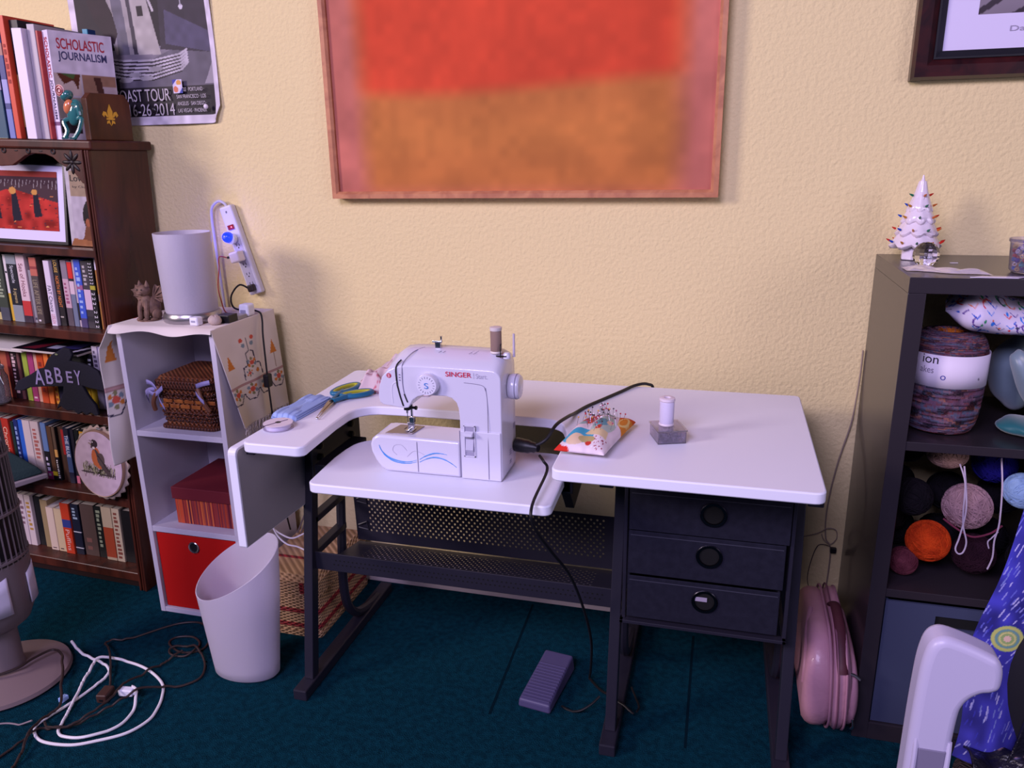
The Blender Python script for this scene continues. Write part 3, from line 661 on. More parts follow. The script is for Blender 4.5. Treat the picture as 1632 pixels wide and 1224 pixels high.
R5 = [
 (-.660, -.600, .19, -.19, 'soot-black wide binder', (22, 20, 26)),
 (-.598, -.565, .19, -.19, 'ash-dark novel', (34, 30, 34)),
 (-.563, -.540, .185, -.195, 'denim-blue and russet paperback', (70, 84, 130), dict(bands=[(0, .4, (90, 56, 44))])),
 (-.538, -.512, .190, -.20, 'pearl-white volume', (196, 180, 184), dict(marks=((120, 90, 100), .4, .9, 5))),
 (-.511, -.485, .190, -.20, 'ivory-white volume', (200, 184, 184), dict(marks=((170, 130, 60), .3, .9, 7))),
 (-.484, -.453, .185, -.19, 'raven-black novel', (18, 18, 22)),
 (-.452, -.421, .178, -.195, 'straw-tan worn novel', (146, 126, 90)),
 (-.420, -.389, .160, -.205, 'buttermilk short paperback', (206, 184, 166), dict(marks=((60, 40, 50), .04, .08, 1))),
 (-.388, -.354, .160, -.205, 'parchment short paperback', (198, 176, 140), dict(marks=((60, 40, 50), .04, .08, 1))),
 (-.353, -.317, .187, -.21, 'orange-red paperback with blue roundel', (190, 58, 30), dict(bands=[(.52, .68, (50, 60, 130))], txt=('Puffins', (226, 180, 170), .06, .48))),
 (-.316, -.283, .187, -.205, 'indigo-dark paperback with white box', (22, 26, 46), dict(bands=[(.12, .14, (200, 200, 210)), (.44, .46, (200, 200, 210))], marks=((150, 170, 190), .7, .95, 4))),
 (-.282, -.225, .190, -.20, 'walnut-taupe thick photo book', (84, 66, 62), dict(marks=((120, 80, 74), .1, .4, 2))),
 (-.224, -.192, .190, -.20, 'onyx-black lettered novel', (20, 22, 22), dict(marks=((140, 150, 130), .2, .95, 9))),
 (-.191, -.150, .195, -.205, 'cream-and-rust tall book', (190, 172, 150), dict(bands=[(.05, .62, (166, 70, 44))])),
 (-.149, -.118, .195, -.205, 'bone-white speckled tall book', (196, 180, 160), dict(marks=((130, 70, 60), .05, .95, 12))),
 (-.117, -.078, .190, -.20, 'pitch-dark hardback', (20, 16, 20)), (-.077, -.055, .190, -.20, 'oxblood-dark hardback', (60, 22, 24)),
 (-.054, -.030, .190, -.20, 'apricot-and-green paperback', (190, 96, 34), dict(bands=[(0, .38, (70, 130, 90))], marks=((90, 40, 20), .4, .95, 7))),
]
shelf_row(R5, .062, 'books on the lowest bookcase shelf', 'on lowest shelf')

# papers lying across the books of the third shelf
for nm, lb, u0, u1, y0, z, c, tilt in (('magazine', 'magazine with dark glossy cover lying flat on the upright books', -.40, -.15, -.245, .7835, (30, 26, 40), .012), ('paper_sheet', 'white sheet lying on the left end of the same books', -.62, -.36, -.248, .779, (206, 198, 214), 0)):
    t = TB(nm, lb, 'magazine' if nm == 'magazine' else 'paper', 0, 0, 0)
    B().box(u0, u1, y0, -.06, z, z+.006).out('pages', PGM, t, label='white page edges')
    if nm == 'magazine':
        P_ = Paint(60, 40, (26, 22, 34)); P_.poly([(.1, .1), (.45, .9), (.3, .1)], (120, 30, 50)); P_.poly([(.5, .2), (.75, .9), (.8, .3)], (60, 56, 120)); P_.line([(.82, 0), (.98, 1)], .06, (206, 200, 224)); P_.rect(.4, .2, .55, .4, (190, 190, 220))
        P_.on('cover', lambda u, v: (u0+(u1-u0)*u, y0+(-.06-y0)*v, z+.0065), t, VCG)
    else: B().box(u0+.01, u1-.01, y0+.002, -.07, z+.006, z+.0068).out('top_sheet', PAPER, t)

# framed print on the top shelf
t = TB('framed_print', 'black-framed print of figures in a red garden on the bookcase shelf', 'picture frame', -.30, -.195, 1.1155, rx=-.12)
frame4(-.170, .137, 0, .236, .008, .012, M('thin_black_frame', (18, 16, 22), .3), t)
B().box(-.163, .130, -.006, -.003, .007, .229).out('mat_board', M('mat_white', (214, 206, 232), .7), t)
P_ = Paint(110, 80, (158, 50, 44)); P_.noise(.25, 12)
P_.rect(0, .68, 1, 1, (66, 48, 54)); P_.rect(0, .9, 1, 1, (140, 60, 54)); P_.poly([(.0, .55), (.35, .7), (1, .48), (1, .75), (0, .8)], (74, 56, 60))
for k in range(70):
    x, y = random.random(), random.random()*.62; P_.ell(x, y, random.uniform(.01, .03), .008, random.choice([(206, 130, 76), (120, 36, 40), (190, 70, 54), (80, 50, 56)]))
for k in range(20): P_.line([(random.random(), .72), (random.random(), .76)] if 0 else [((k+.5)/20, .70+.1*random.random()), ((k+.5)/20+.01, .84)], .008, (150, 140, 140))
for x, y, s_ in ((.38, .18, 1.0), (.68, .26, .8), (.12, .2, .8)):
    P_.poly([(x-.02, y+.45*s_), (x+.05, y+.45*s_), (x+.12*s_, y-.02), (x-.01, y-.04)], (44, 42, 50)); P_.ell(x, y+.48*s_, .05*s_, .06*s_, (196, 140, 76))
P_.on('print', lambda u, v: (-.163+.266*u, -.0075, .038+.172*v), t, VCM)
# face-out book beside it
t = TB('book', 'face-out paperback titled Love with a portrait in profile, beside the framed print', 'book', -.096, -.198, 1.115, rx=-.05)
B().box(-.060, .058, 0, .020, .001, .228).out('pages', PGM, t)
P_ = Paint(50, 90, (176, 166, 176)); P_.rect(0, .62, 1, .93, (150, 128, 104)); P_.rect(.0, .0, .12, 1, (186, 178, 184)); P_.ell(.72, .38, .30, .22, (24, 18, 20)); P_.poly([(.50, .30), (1, .42), (1, 0), (.18, 0), (.40, .12)], (112, 66, 44)); P_.poly([(.75, .5), (1, .5), (1, 0), (.9, .0)], (52, 30, 26)); P_.ell(.55, .30, .07, .05, (150, 84, 56)); P_.poly([(.0, 0), (1, 0), (1, .06), (.1, .1)], (150, 96, 60)); P_.noise(.06, 10)
P_.on('front_cover', lambda u, v: (-.061+.12*u, -.001, .230*v), t, VCG)
B().box(-.061, .059, .020, .0215, 0, .230).out('back_cover', M('cv_grey', (90, 86, 96), .5), t)
text('cover_lettering', 'Love', t, lm((36, 26, 26)), (-.044, -.0018, .186), .052, .018, ext=.0002)
text('cover_lettering', 'by Clo', t, lm((96, 80, 70)), (-.038, -.0018, .166), .045, .008, ext=.0002)
t = TB('book', 'dark-blue upright book hidden behind the Love paperback', 'book', -.20, -.085, 1.113); B().box(-.06, .06, 0, .022, 0, .24).out('cover', M('cv_navy', (34, 40, 84), .5), t); B().box(.0, .02, -.001, 0, .20, .235).out('label_strip', M('cv_pale', (150, 160, 200), .5), t)

# books standing on top
GT = 'books standing on top of the bookcase'; Z = 1.4165
book(-.56, -.50, Z, .28, -.20, .18, (40, 54, 70), [(.1, .3, (180, 170, 150))], 'slate thick book farthest left on top of the bookcase', GT)
book(-.498, -.425, Z, .30, -.20, .18, (120, 60, 50), (), 'brick-red thick book second from the left on top of the bookcase', GT)
o = book(-.423, -.310, Z, .285, -.215, .18, (30, 42, 88), [(.0, .45, (44, 80, 100)), (.46, .62, (206, 190, 206)), (.8, .9, (150, 60, 90))], 'blue illustrated large book at the left on top of the bookcase', GT, hard=True)
o = book(-.309, -.288, Z, .318, -.21, .175, (52, 60, 120), [(.0, .25, (110, 120, 180)), (.3, .5, (150, 150, 200)), (.7, .8, (160, 110, 100))], 'indigo slim picture book left of the orange spine', GT)
book(-.286, -.268, Z, .325, -.21, .175, (206, 70, 44), [(0, .04, (206, 70, 44))], 'tall thin orange-spined book on top of the bookcase', GT, marks=((150, 40, 30), .45, .8, 6))
book(-.267, -.236, Z, .315, -.195, .165, (26, 24, 28), [(0, .55, (150, 122, 74)), (0, .10, (40, 36, 34))], 'black-and-ochre book between orange and white spines', GT)
book(-.234, -.200, Z, .290, -.222, .185, (226, 214, 232), (), 'plain white thick spine on top of the bookcase', GT)
book(-.198, -.172, Z, .302, -.205, .17, (176, 166, 174), (), 'plain grey binder between white spine and journalism textbook', GT)
book(-.171, -.163, Z, .285, -.205, .17, (170, 50, 48), (), 'very thin red booklet beside the grey binder', GT)
book(-.147, -.128, Z, .308, -.06, .03, (30, 60, 110), [(.9, 1, (40, 130, 160))], 'teal-and-blue book rising behind the journalism textbook', GT)
# the journalism textbook, turned to show its front
t = TB('textbook', 'Scholastic Journalism textbook turned to show its cover on the bookcase top', 'book', -.130, -.205, Z, None, rz=math.radians(-25))
B().box(-.034, -.001, .002, .168, .002, .286).out('pages', PGM, t)
bb = B(); bb.box(-.036, 0, -.001, .002, 0, .288, 0, (226, 216, 236)); bb.box(-.0362, .0002, -.0013, .002, .038, .048, 0, (130, 96, 130)); bb.box(-.036, -.035, .002, .17, 0, .288, 0, (220, 212, 226)); bb.out('spine', BKM, t, label='white spine lettered in red and navy')
RED, NAV = (176, 42, 62), (60, 58, 100)
text('spine_lettering', 'SCHOLASTIC', t, lm(RED), (-.027, -.0016, .270), .105, .019, (0, 0, -1), (1, 0, 0), .0002, bold=.014)
text('spine_lettering', 'JOURNALISM', t, lm(NAV), (-.027, -.0016, .160), .105, .019, (0, 0, -1), (1, 0, 0), .0002, bold=.014)
P_ = Paint(70, 110, (214, 204, 216)); P_.rect(0, .0, 1, .62, (186, 176, 180)); P_.rect(.02, .42, .42, .62, (196, 176, 166)); P_.poly([(.05, .62), (.42, .62), (.36, .47), (.3, .56), (.15, .52)], (92, 48, 32)); P_.poly([(.1, .62), (.35, .62), (.3, .57)], (70, 96, 50))
P_.rect(.45, .36, .99, .62, (146, 110, 88)); P_.rect(.7, .36, .99, .52, (176, 158, 160)); P_.poly([(.62, .60), (.74, .60), (.78, .44), (.86, .38), (.68, .37), (.66, .5)], (70, 40, 34))
P_.rect(.02, .2, .42, .4, (150, 138, 126)); P_.rect(.02, .06, .34, .19, (36, 28, 34)); P_.noise(.06, 12)
P_.on('front_cover', lambda u, v: (.0003, .17*u, .288*v), t, VCG)
text('cover_lettering', 'SCHOLASTIC', t, lm(RED), (.0006, .018, .242), .128, .028, (0, 1, 0), (0, 0, 1), .0003, bold=.014)
text('cover_lettering', 'JOURNALISM', t, lm(NAV), (.0006, .018, .208), .132, .028, (0, 1, 0), (0, 0, 1), .0003, bold=.014)
# wooden bookend
t = TB('bookend', 'brown wooden bookend block with a golden fleur-de-lis', 'bookend', -.046, -.190, Z, None, rz=math.radians(-14))
BE = M('bookend_wood', (92, 48, 24), .4, wood=((3, 3, 1), (66, 32, 18)))
B().prism([(0, 0), (.135, 0), (.135, .105), (.120, .128), (.015, .128), (0, .112)], 'x', -.024, 0).out('block', BE, t, bevel=.002)
G = M('gold_paint', (216, 168, 62), .35, .5)
fb = B(); c_ = (.068, .066)
fb.prism([(c_[0]-.007, c_[1]-.004), (c_[0]-.008, c_[1]+.014), (c_[0], c_[1]+.034), (c_[0]+.008, c_[1]+.014), (c_[0]+.007, c_[1]-.004)], 'x', 0, .0012)
for s_ in (-1, 1):
    fb.prism([(c_[0]+s_*.005, c_[1]-.003), (c_[0]+s_*.012, c_[1]+.012), (c_[0]+s_*.020, c_[1]+.014), (c_[0]+s_*.025, c_[1]+.004), (c_[0]+s_*.019, c_[1]-.002), (c_[0]+s_*.017, c_[1]+.005), (c_[0]+s_*.011, c_[1]-.002)], 'x', 0, .0012)
    fb.prism([(c_[0], c_[1]-.026), (c_[0]+s_*.004, c_[1]-.010), (c_[0]+s_*.012, c_[1]-.013), (c_[0]+s_*.013, c_[1]-.020), (c_[0]+s_*.006, c_[1]-.018)], 'x', 0, .0012)
fb.prism([(c_[0]-.013, c_[1]-.009), (c_[0]+.013, c_[1]-.009), (c_[0]+.013, c_[1]-.004), (c_[0]-.013, c_[1]-.004)], 'x', 0, .0014)
fb.out('fleur_de_lis', G, t)
# frog figurine climbing beside it
t = TB('frog_figurine', 'glazed teal frog figurine holding a spiral shell in front of the bookend', 'figurine', -.050, -.236, Z+.001); t.scale = (1.15, 1.15, 1.22)
TL = M('teal_glaze', (52, 112, 112), .15, coat=.6); OR = M('orange_glaze', (206, 120, 80), .2, coat=.5)
def ep(name, c, r, m, rot=0, lab=None):
    B().ell((0, 0, 0), r, 14, 10).tf(Matrix.Translation(c) @ Matrix.Rotation(rot, 4, 'Y')).out(name, m, t, smooth=1, label=lab)
ep('body', (.004, 0, .058), (.019, .015, .030), TL, .35); ep('belly', (-.004, -.009, .070), (.012, .010, .017), OR, .5, 'orange belly')
ep('head', (-.010, -.004, .094), (.016, .014, .011), TL, -.5)
B().lathe([(.011, 0), (.013, -.003), (.009, -.005), (.004, -.004)], (-.018, -.012, .104), 18, 'y').out('spiral_shell', M('shell_cream', (206, 160, 150), .3), t, smooth=1)
for r in (.0045, .009): B().lathe([(r, 0), (r+.0016, -.001), (r, -.002)], (-.018, -.0165, .104), 18, 'y', cap=False).out('shell_spiral', M('shell_red', (160, 40, 50), .4), t, smooth=1)
for pts, n in (([(.010, -.004, .045), (.030, -.010, .045), (.022, -.014, .020), (.006, -.016, .002)], 'hind_leg'), ([(-.004, -.006, .045), (-.020, -.012, .038), (-.012, -.014, .018), (-.018, -.018, .003)], 'hind_leg'), ([(.010, -.010, .075), (.026, -.014, .070), (.030, -.014, .052)], 'front_leg')):
    B().tube(pts, .0052, 8, sm=5).out(n, TL, t, smooth=1)
for x in (-.024, -.018, -.012, .000, .006, .012): B().tube([(x+.003, -.016, .004), (x, -.022, .002)], .0018, 6).out('toe', TL, t)

# ------------------------------------------------------------ black felt bird, jar, hoop, box on the shelves
t = TB('felt_bird', 'black cut-out bird lettered ABBEY leaning in front of the third-shelf books', 'ornament', 0, 0, 0)
bird = [(-.394, .660), (-.375, .690), (-.345, .706), (-.318, .718), (-.285, .738), (-.262, .745), (-.245, .772), (-.225, .790), (-.205, .800), (-.180, .815), (-.155, .812), (-.148, .795), (-.160, .775), (-.125, .772), (-.09, .765), (-.062, .752), (-.045, .72), (-.045, .690), (-.10, .694), (-.128, .700), (-.108, .665), (-.088, .640), (-.082, .610), (-.096, .606), (-.11, .615), (-.128, .604), (-.142, .614), (-.16, .603), (-.175, .616), (-.20, .612), (-.222, .624), (-.240, .612), (-.222, .642), (-.205, .668), (-.200, .690), (-.26, .684), (-.33, .674), (-.36, .660)]
B().prism(bird, 'y', -.268, -.258).out('body', M('black_felt', (18, 16, 34), .9, bump=(200, .5, .002)), t, bevel=.003)
LV = M('lavender_paint', (150, 136, 184), .6)
for s_, u, z, w, h in (('A', -.302, .688, .036, .052), ('B', -.258, .694, .026, .046), ('B', -.222, .702, .026, .048), ('E', -.180, .706, .022, .036), ('Y', -.150, .702, .024, .046)):
    text('lettering', s_, t, LV, (u, -.269, z), w, h, ext=.0006, bold=.012)
B().ell((-.205, -.269, .792), (.006, .002, .003), 8, 6).out('eye', M('bird_eye', (120, 130, 90), .4), t)
GLS = M('clear_glass', (240, 240, 245), .03, trans=1, ior=1.45)
t = TB('glass_jar', 'clear clip-top glass jar at the left end of the bird shelf', 'jar', -.485, -.245, .6025)
B().lathe([(.030, 0), (.034, .004), (.034, .085), (.027, .100), (.026, .112), (.0245, .112), (.0255, .099), (.032, .084), (.032, .006), (.0, .005)], (0, 0, 0), 32, cap=False).out('jar_body', M('smoky_glass', (205, 200, 205), .08, trans=.85), t, smooth=1)
B().lathe([(.0, .113), (.028, .113), (.028, .120), (.020, .126), (.0, .127)], (0, 0, 0), 32, cap=False).out('lid', M('smoky_glass', (205, 200, 205), .08, trans=.85), t, smooth=1)
B().tube([(.026, -.01, .125), (.030, -.012, .110), (.034, -.014, .095), (.052, -.02, .070)], .0014, 6, sm=4).out('wire_clip', CHR, t, smooth=1)
B().box(.022, .034, -.016, -.008, .096, .122).out('clasp', CHR, t, bevel=.001)
t = TB('storage_box', 'dark green cloth-covered box lid with pale rim at the left of the hoop shelf', 'box', 0, 0, 0)
B().add([(-.62, -.33, .372), (-.62, -.20, .39), (-.34, -.255, .378), (-.44, -.345, .352), (-.62, -.20, .428), (-.47, -.25, .432), (-.36, -.262, .402), (-.45, -.335, .388), (-.62, -.32, .41)],
        [(0, 1, 2, 3), (8, 7, 5, 4), (7, 6, 5), (0, 3, 7, 8), (3, 2, 6, 7), (2, 1, 4, 5, 6), (0, 8, 4, 1)]).out('lid', M('dark_green_cloth', (14, 40, 44), .85, bump=(150, .4, .003)), t, bevel=.006, seg=3)
B().add([(-.62, -.342, .350), (-.62, -.20, .329), (-.335, -.25, .360), (-.442, -.352, .330), (-.62, -.342, .372), (-.62, -.20, .39), (-.335, -.25, .376), (-.442, -.352, .350)],
        [(0, 1, 2, 3), (4, 7, 6, 5), (0, 3, 7, 4), (3, 2, 6, 7), (2, 1, 5, 6), (0, 4, 5, 1)]).out('rim', M('rim_grey', (130, 118, 124), .7), t, bevel=.003)
t = TB('embroidery_hoop', 'round embroidery hoop of a robin in grass, leaning on the bookcase shelf', 'embroidery', -.098, -.285, .333, None, rz=math.radians(-6), rx=-.06)
Rh, Hz = .108, .118
B().lathe([(Rh-.004, 0), (Rh, -.002), (Rh, .012), (Rh-.004, .013)], (0, 0, Hz), 56, 'y', cap=False, sx=.92, sy=1).out('hoop', M('hoop_wood', (176, 140, 122), .5), t, smooth=1)
P_ = Paint(120, 130, (186, 164, 182)); P_.noise(.04, 14)
for k in range(170):
    x = random.uniform(.16, .84); y = random.uniform(.30, .40); P_.line([(x, y), (x+random.uniform(-.03, .03), y+random.uniform(.04, .14))], .010, random.choice([(60, 54, 46), (110, 110, 84), (150, 146, 120), (40, 34, 34)]))
for x in (.2, .32, .6, .72): P_.ell(x, .34, .09, .012, (64, 54, 58))
P_.ell(.46, .60, .095, .14, (178, 96, 60)); P_.poly([(.46, .76), (.40, .66), (.37, .58), (.42, .48), (.52, .42), (.62, .46), (.58, .60), (.52, .72)], (178, 96, 60))
P_.poly([(.38, .80), (.36, .74), (.42, .70), (.47, .72), (.52, .66), (.60, .56), (.74, .40), (.80, .32), (.66, .36), (.56, .44), (.50, .55), (.46, .66), (.44, .70), (.47, .84), (.43, .87), (.39, .86)], (76, 64, 66))
P_.ell(.56, .57, .075, .10, (84, 70, 70)); P_.ell(.44, .80, .068, .062, (54, 44, 50)); P_.ell(.42, .735, .03, .02, (206, 190, 196)); P_.poly([(.38, .80), (.30, .81), (.37, .77)], (120, 100, 70)); P_.poly([(.37, .83), (.31, .86), (.38, .84)], (70, 60, 50)); P_.ell(.405, .825, .012, .012, (210, 200, 200)); P_.line([(.5, .62), (.7, .42)], .02, (50, 42, 46)); P_.rect(.18, .26, .22, .30, (120, 90, 110), .6)
def hoopf(u, v):
    x, z = (u-.5)*2, (v-.5)*2
    xs, zs = x*math.sqrt(max(0, 1-z*z/2)), z*math.sqrt(max(0, 1-x*x/2))
    return (xs*(Rh-.003)*.92, -.0025, Hz+zs*(Rh-.003))
# paint coordinates follow the disc: resample the picture through the same mapping
H_, W_ = P_.h, P_.w; src = P_.a.copy(); dst = src.copy()
for j in range(H_):
    for i in range(W_):
        x, z = (i/(W_-1)-.5)*2, (j/(H_-1)-.5)*2
        xs, zs = x*math.sqrt(1-z*z/2), z*math.sqrt(1-x*x/2)
        dst[j, i] = src[min(H_-1, int((zs+1)/2*(H_-1))), min(W_-1, int((xs+1)/2*(W_-1)))]
P_.a = dst; P_.on('embroidered_cloth', hoopf, t, VCM)
lc = B(); n = 72; ring = []
for k in range(n*2):
    a = PI*2*k/(n*2); r0, r1 = Rh+.001, Rh+.012+.004*math.sin(a*24)
    ring += [(r0*.92*math.cos(a), .008, Hz+r0*math.sin(a)), (r1*.93*math.cos(a), .011+.002*math.sin(a*24), Hz+r1*math.sin(a))]
m_ = n*4
lc.add(ring, [(i*2 % m_, (i*2+1) % m_, (i*2+3) % m_, (i*2+2) % m_) for i in range(n*2)]); lc.out('lace_trim', M('lace_cream', (170, 150, 140), .9), t, solid=.001, smooth=1)
B().lathe([(.004, 0), (.004, .014)], (0, .004, Hz+Rh+.006), 10, 'x').out('hoop_screw', CHR, t)
# ------------------------------------------------------------ cloth runner over the cube shelf
ZT = .9162
def runner(u, v):
    """u along the cloth from the left hem over the top to the right hem, v from the front edge to the back"""
    s_ = u*1.235; yb = -.045; 
    if s_ < .43:        # left hang, flared forward
        k = (.43-s_)/.43; z = ZT+.004-(.43-s_); f = 1-v
        yf = -.352-.006*math.sin(k*9)
        x = -1.652-.006*math.sin(k*5)-(.030+.042*k)*f*min(1, k*6)
        y = yf+(yb-yf)*v; x -= .006*math.sin(v*15+k*4)*k
        return (min(x, -1.648), y, z)
    if s_ < .765:
        k = (s_-.43)/.335; x = -1.652+.335*k+.0; f = max(0, 1-v/.10)
        z = ZT+.0022-(.012+.004*math.sin(k*11+1))*f*f*1.3
        y = -.362+(yb+.362)*v-.004*math.sin(k*11)*f
        return (x, y, z)
    k = (s_-.765)/.47*1.0; d = k*.305
    yf = -.356+.075*k; yb2 = -.045+.020*k
    z = ZT+.002-d; x = -1.3195+.004*math.sin(v*13+2)*k+.010*k*(1-v)+.004*k
    return (x, yf+(yb2-yf)*v, z)
P_ = Paint(330, 84, (220, 210, 204)); P_.noise(.03, 20)
CR, OG, GR, BLU, NV = (206, 92, 76), (206, 128, 60), (136, 132, 96), (128, 146, 160), (56, 52, 76)
def motif(cx, cy, r=1.0):
    P_.ell(cx, cy, .010*r, .040*r, CR)
    for a in range(6): P_.ell(cx+.017*r*math.cos(a*1.05), cy+.066*r*math.sin(a*1.05), .0065*r, .024*r, (GR, BLU, OG)[a % 3])
for base, sg in ((.835, 1), (.20, -1)):
    for t_ in np.arange(0, 1.0, .006):
        for w_, c in ((-.012, (168, 130, 130)), (0, (190, 150, 150)), (.012, (168, 130, 130))): P_.ell(base+sg*(.012)+w_*.35, t_, .0018, .01, c)
    for k in range(4):
        cy = .10+.26*k; motif(base+sg*.040, cy)
        P_.line([(base+sg*.055, cy-.13), (base+sg*.075, cy-.09), (base+sg*.078, cy+.03), (base+sg*.060, cy+.08), (base+sg*.048, cy+.10), (base+sg*.050, cy+.13), (base+sg*.055, cy+.13)], .004, NV)
    # pyramid motif with flowers
    for sy in (-1, 1): P_.line([(base, .45+sy*.16), (base-sg*.045, .45+sy*.14), (base-sg*.05, .45+sy*.07), (base-sg*.095, .45+sy*.06), (base-sg*.10, .45+sy*.02)], .0045, NV)
    motif(base-sg*.055, .45, .9); motif(base-sg*.02, .38, .6); P_.ell(base-sg*.02, .52, .008, .03, OG)
    P_.line([(base-sg*.10, .45), (base-sg*.15, .45)], .003, (90, 90, 100))
    for sy in (-1, 1): P_.ell(base-sg*.125, .45+sy*.07, .008, .03, BLU); P_.ell(base-sg*.145, .45+sy*.09, .008, .03, CR)
    for cy in (.12, .86): P_.poly([(base-sg*.055, cy-.06), (base-sg*.055, cy+.06), (base-sg*.11, cy)], OG); P_.line([(base, cy), (base-sg*.055, cy)], .0025, (150, 130, 110))
P_.line([(0, .05), (1, .05)], .0012, (150, 130, 150)); P_.line([(0, .95), (1, .95)], .0012, (150, 130, 150))
t = T('table_runner', 'cream embroidered table runner draped over the white cube shelf', 'tablecloth', (-1.49, -.2, .5))
P_.on('cloth', runner, t, M('linen', rough=.95, vc=True, bump=(700, .2, .0004), spec=.1), solid=.0012)
fr_ = B()
for k in range(34):
    v = (k+.5)/34; p = Vector(runner(.9999, v)); j = .006*math.sin(k*2.3)
    if k % 2 == 0: fr_.tube([p, p+Vector((.001, .009, -.018)), p+Vector((.001, .009+j, -.030)), p+Vector((.002, .006, -.060))], .0016, 5)
    else: fr_.tube([p, p+Vector((.001, -.009, -.018)), p+Vector((.001, -.007+j, -.030)), p+Vector((.002, -.004, -.056))], .0016, 5)
fr_.out('fringe', M('fringe_cream', (196, 184, 178), .95), t, kind='stuff')

# ------------------------------------------------------------ on the runner
ZR = ZT+.0026
t = T('table_lamp', 'frosted white cylinder table lamp on a brushed round metal base', 'lamp', (-1.462, -.235, ZR))
NI = M('brushed_nickel', (176, 172, 176), .3, .9)
B().lathe([(.0, 0), (.076, 0), (.079, .004), (.079, .019), (.075, .026), (.066, .029), (.0, .029)], (-1.462, -.235, ZR), 48).out('base', NI, t, smooth=1)
FR = M('frosted_glass', (214, 208, 222), .55, trans=.35, bump=(160, .35, .002))
B().lathe([(.066, .022), (.071, .03), (.0765, .247), (.0740, .247), (.0685, .03), (.063, .024)], (-1.462, -.235, ZR), 64, cap=False).out('shade', FR, t, smooth=1)
B().lathe([(.0, .024), (.010, .024), (.010, .07), (.016, .075), (.016, .10), (.024, .13), (.028, .155), (.022, .18), (.0, .19)], (-1.462, -.235, ZR), 20).out('bulb', M('bulb_white', (220, 216, 226), .4), t, smooth=1)
# winged cat gargoyle
t = T('gargoyle_figurine', 'small brown winged cat gargoyle sitting on the runner by the bookcase', 'figurine', (-1.588, -.262, ZR))
ST = M('aged_stone', (128, 98, 82), .7, noise=(60, (92, 68, 58)), bump=(90, .5, .003))
gx, gy = -1.588, -.262
def ge(n, c, r, rot=None, nm=14):
    bb = B().ell((0, 0, 0), r, nm, 10); m_ = Matrix.Translation((gx+c[0], gy+c[1], ZR+c[2]))
    if rot: m_ = m_ @ Matrix.Rotation(rot[0], 4, rot[1])
    bb.tf(m_).out(n, ST, t, smooth=1)
B().add([], [])
body = B(); body.ell((gx+.006, gy+.012, ZR+.036), (.022, .024, .030), 16, 12); body.ell((gx-.002, gy-.002, ZR+.052), (.016, .014, .022), 14, 10)
body.ell((gx-.004, gy-.004, ZR+.085), (.0185, .017, .0165), 16, 12); body.ell((gx-.006, gy-.019, ZR+.079), (.009, .007, .006), 10, 8)
for sx_ in (-1, 1):
    body.lathe([(.007, 0), (.004, .010), (.0005, .018)], (gx-.004+sx_*.012, gy-.002, ZR+.096), 8)
    body.tube([(gx-.004+sx_*.010, gy-.008, ZR+.055), (gx-.004+sx_*.011, gy-.016, ZR+.030), (gx-.004+sx_*.011, gy-.018, ZR+.004)], [.0075, .0065, .006], 8, sm=3)
    body.ell((gx-.004+sx_*.011, gy-.022, ZR+.005), (.0075, .010, .005), 10, 6); body.ell((gx+.005+sx_*.020, gy+.004, ZR+.016), (.010, .018, .016), 12, 8); body.ell((gx+.004+sx_*.022, gy-.012, ZR+.005), (.008, .012, .005), 10, 6)
body.lathe([(.0, 0), (.033, 0), (.033, .003), (.0, .004)], (gx, gy, ZR), 18)
body.out('body', ST, t, smooth=1)
for sx_ in (-1, 1):
    w_ = B(); o0 = Vector((gx+sx_*.014, gy+.012, ZR+.062)); tips = [Vector((gx+sx_*.022, gy+.016, ZR+.100)), Vector((gx+sx_*.042, gy+.012, ZR+.098)), Vector((gx+sx_*.056, gy+.010, ZR+.084)), Vector((gx+sx_*.052, gy+.012, ZR+.066)), Vector((gx+sx_*.040, gy+.014, ZR+.050))]
    vs = [o0]; fs = []
    for k, tp in enumerate(tips):
        vs.append(tp)
        if k < 4: vs.append((tips[k]+tips[k+1])/2*.9+o0*.1)
    for k in range(len(vs)-2): fs.append((0, k+1, k+2))
    w_.add(vs, fs); wo = w_.out('wing', ST, t, solid=.003)
    rb = B()
    for tp in tips: rb.tube([o0+Vector((0, -.002, 0)), (o0+tp)/2+Vector((0, -.004, .003)), tp+Vector((0, -.002, 0))], [.0026, .0022, .0012], 6, sm=3)
    rb.out('wing_rib', ST, t, smooth=1, kind='stuff') if 0 else rb.out('wing_ribs', ST, t, smooth=1)
for sx_ in (-1, 1): B().ell((gx-.005+sx_*.007, gy-.0195, ZR+.089), (.0028, .002, .0022), 8, 6).out('eye', M('stone_dark', (50, 38, 34), .6), t)
# little things at the front right of the lamp
t = T('charger_cube', 'small white charger cube at the front edge of the runner', 'charger', (-1.398, -.305, ZR))
B().box(-1.413, -1.386, -.318, -.292, ZR, ZR+.024).out('case', WHT, t, bevel=.005, seg=3)
B().box(-1.406, -1.393, -.3186, -.3178, ZR+.010, ZR+.015).out('port', M('port_grey', (150, 148, 170), .5), t)
b = B().ell((-1.352, -.288, ZR+.012), (.019, .017, .015), 20, 12)
for v in b.v:
    a = math.atan2(v.y+.288, v.x+1.352); v.z += .0012*math.sin(a*9)*(1 if v.z > ZR+.008 else 0); v.z = max(v.z, ZR)
o = b.thing('seashell', 'knobbly beige seashell beside the white charger cube', 'seashell', M('shell', (176, 158, 150), .7, bump=(120, .5, .003)), smooth=60)
t = T('small_box', 'small black tilted box behind the seashell on the runner', 'box', (-1.338, -.245, ZR))
B().box(-1.362, -1.322, -.268, -.225, ZR, ZR+.022).out('case', BPL, t, bevel=.002)
B().box(-1.365, -1.322, -.225, -.180, ZR, ZR+.012).out('tray', M('tray_silver', (150, 146, 150), .4), t, bevel=.002)
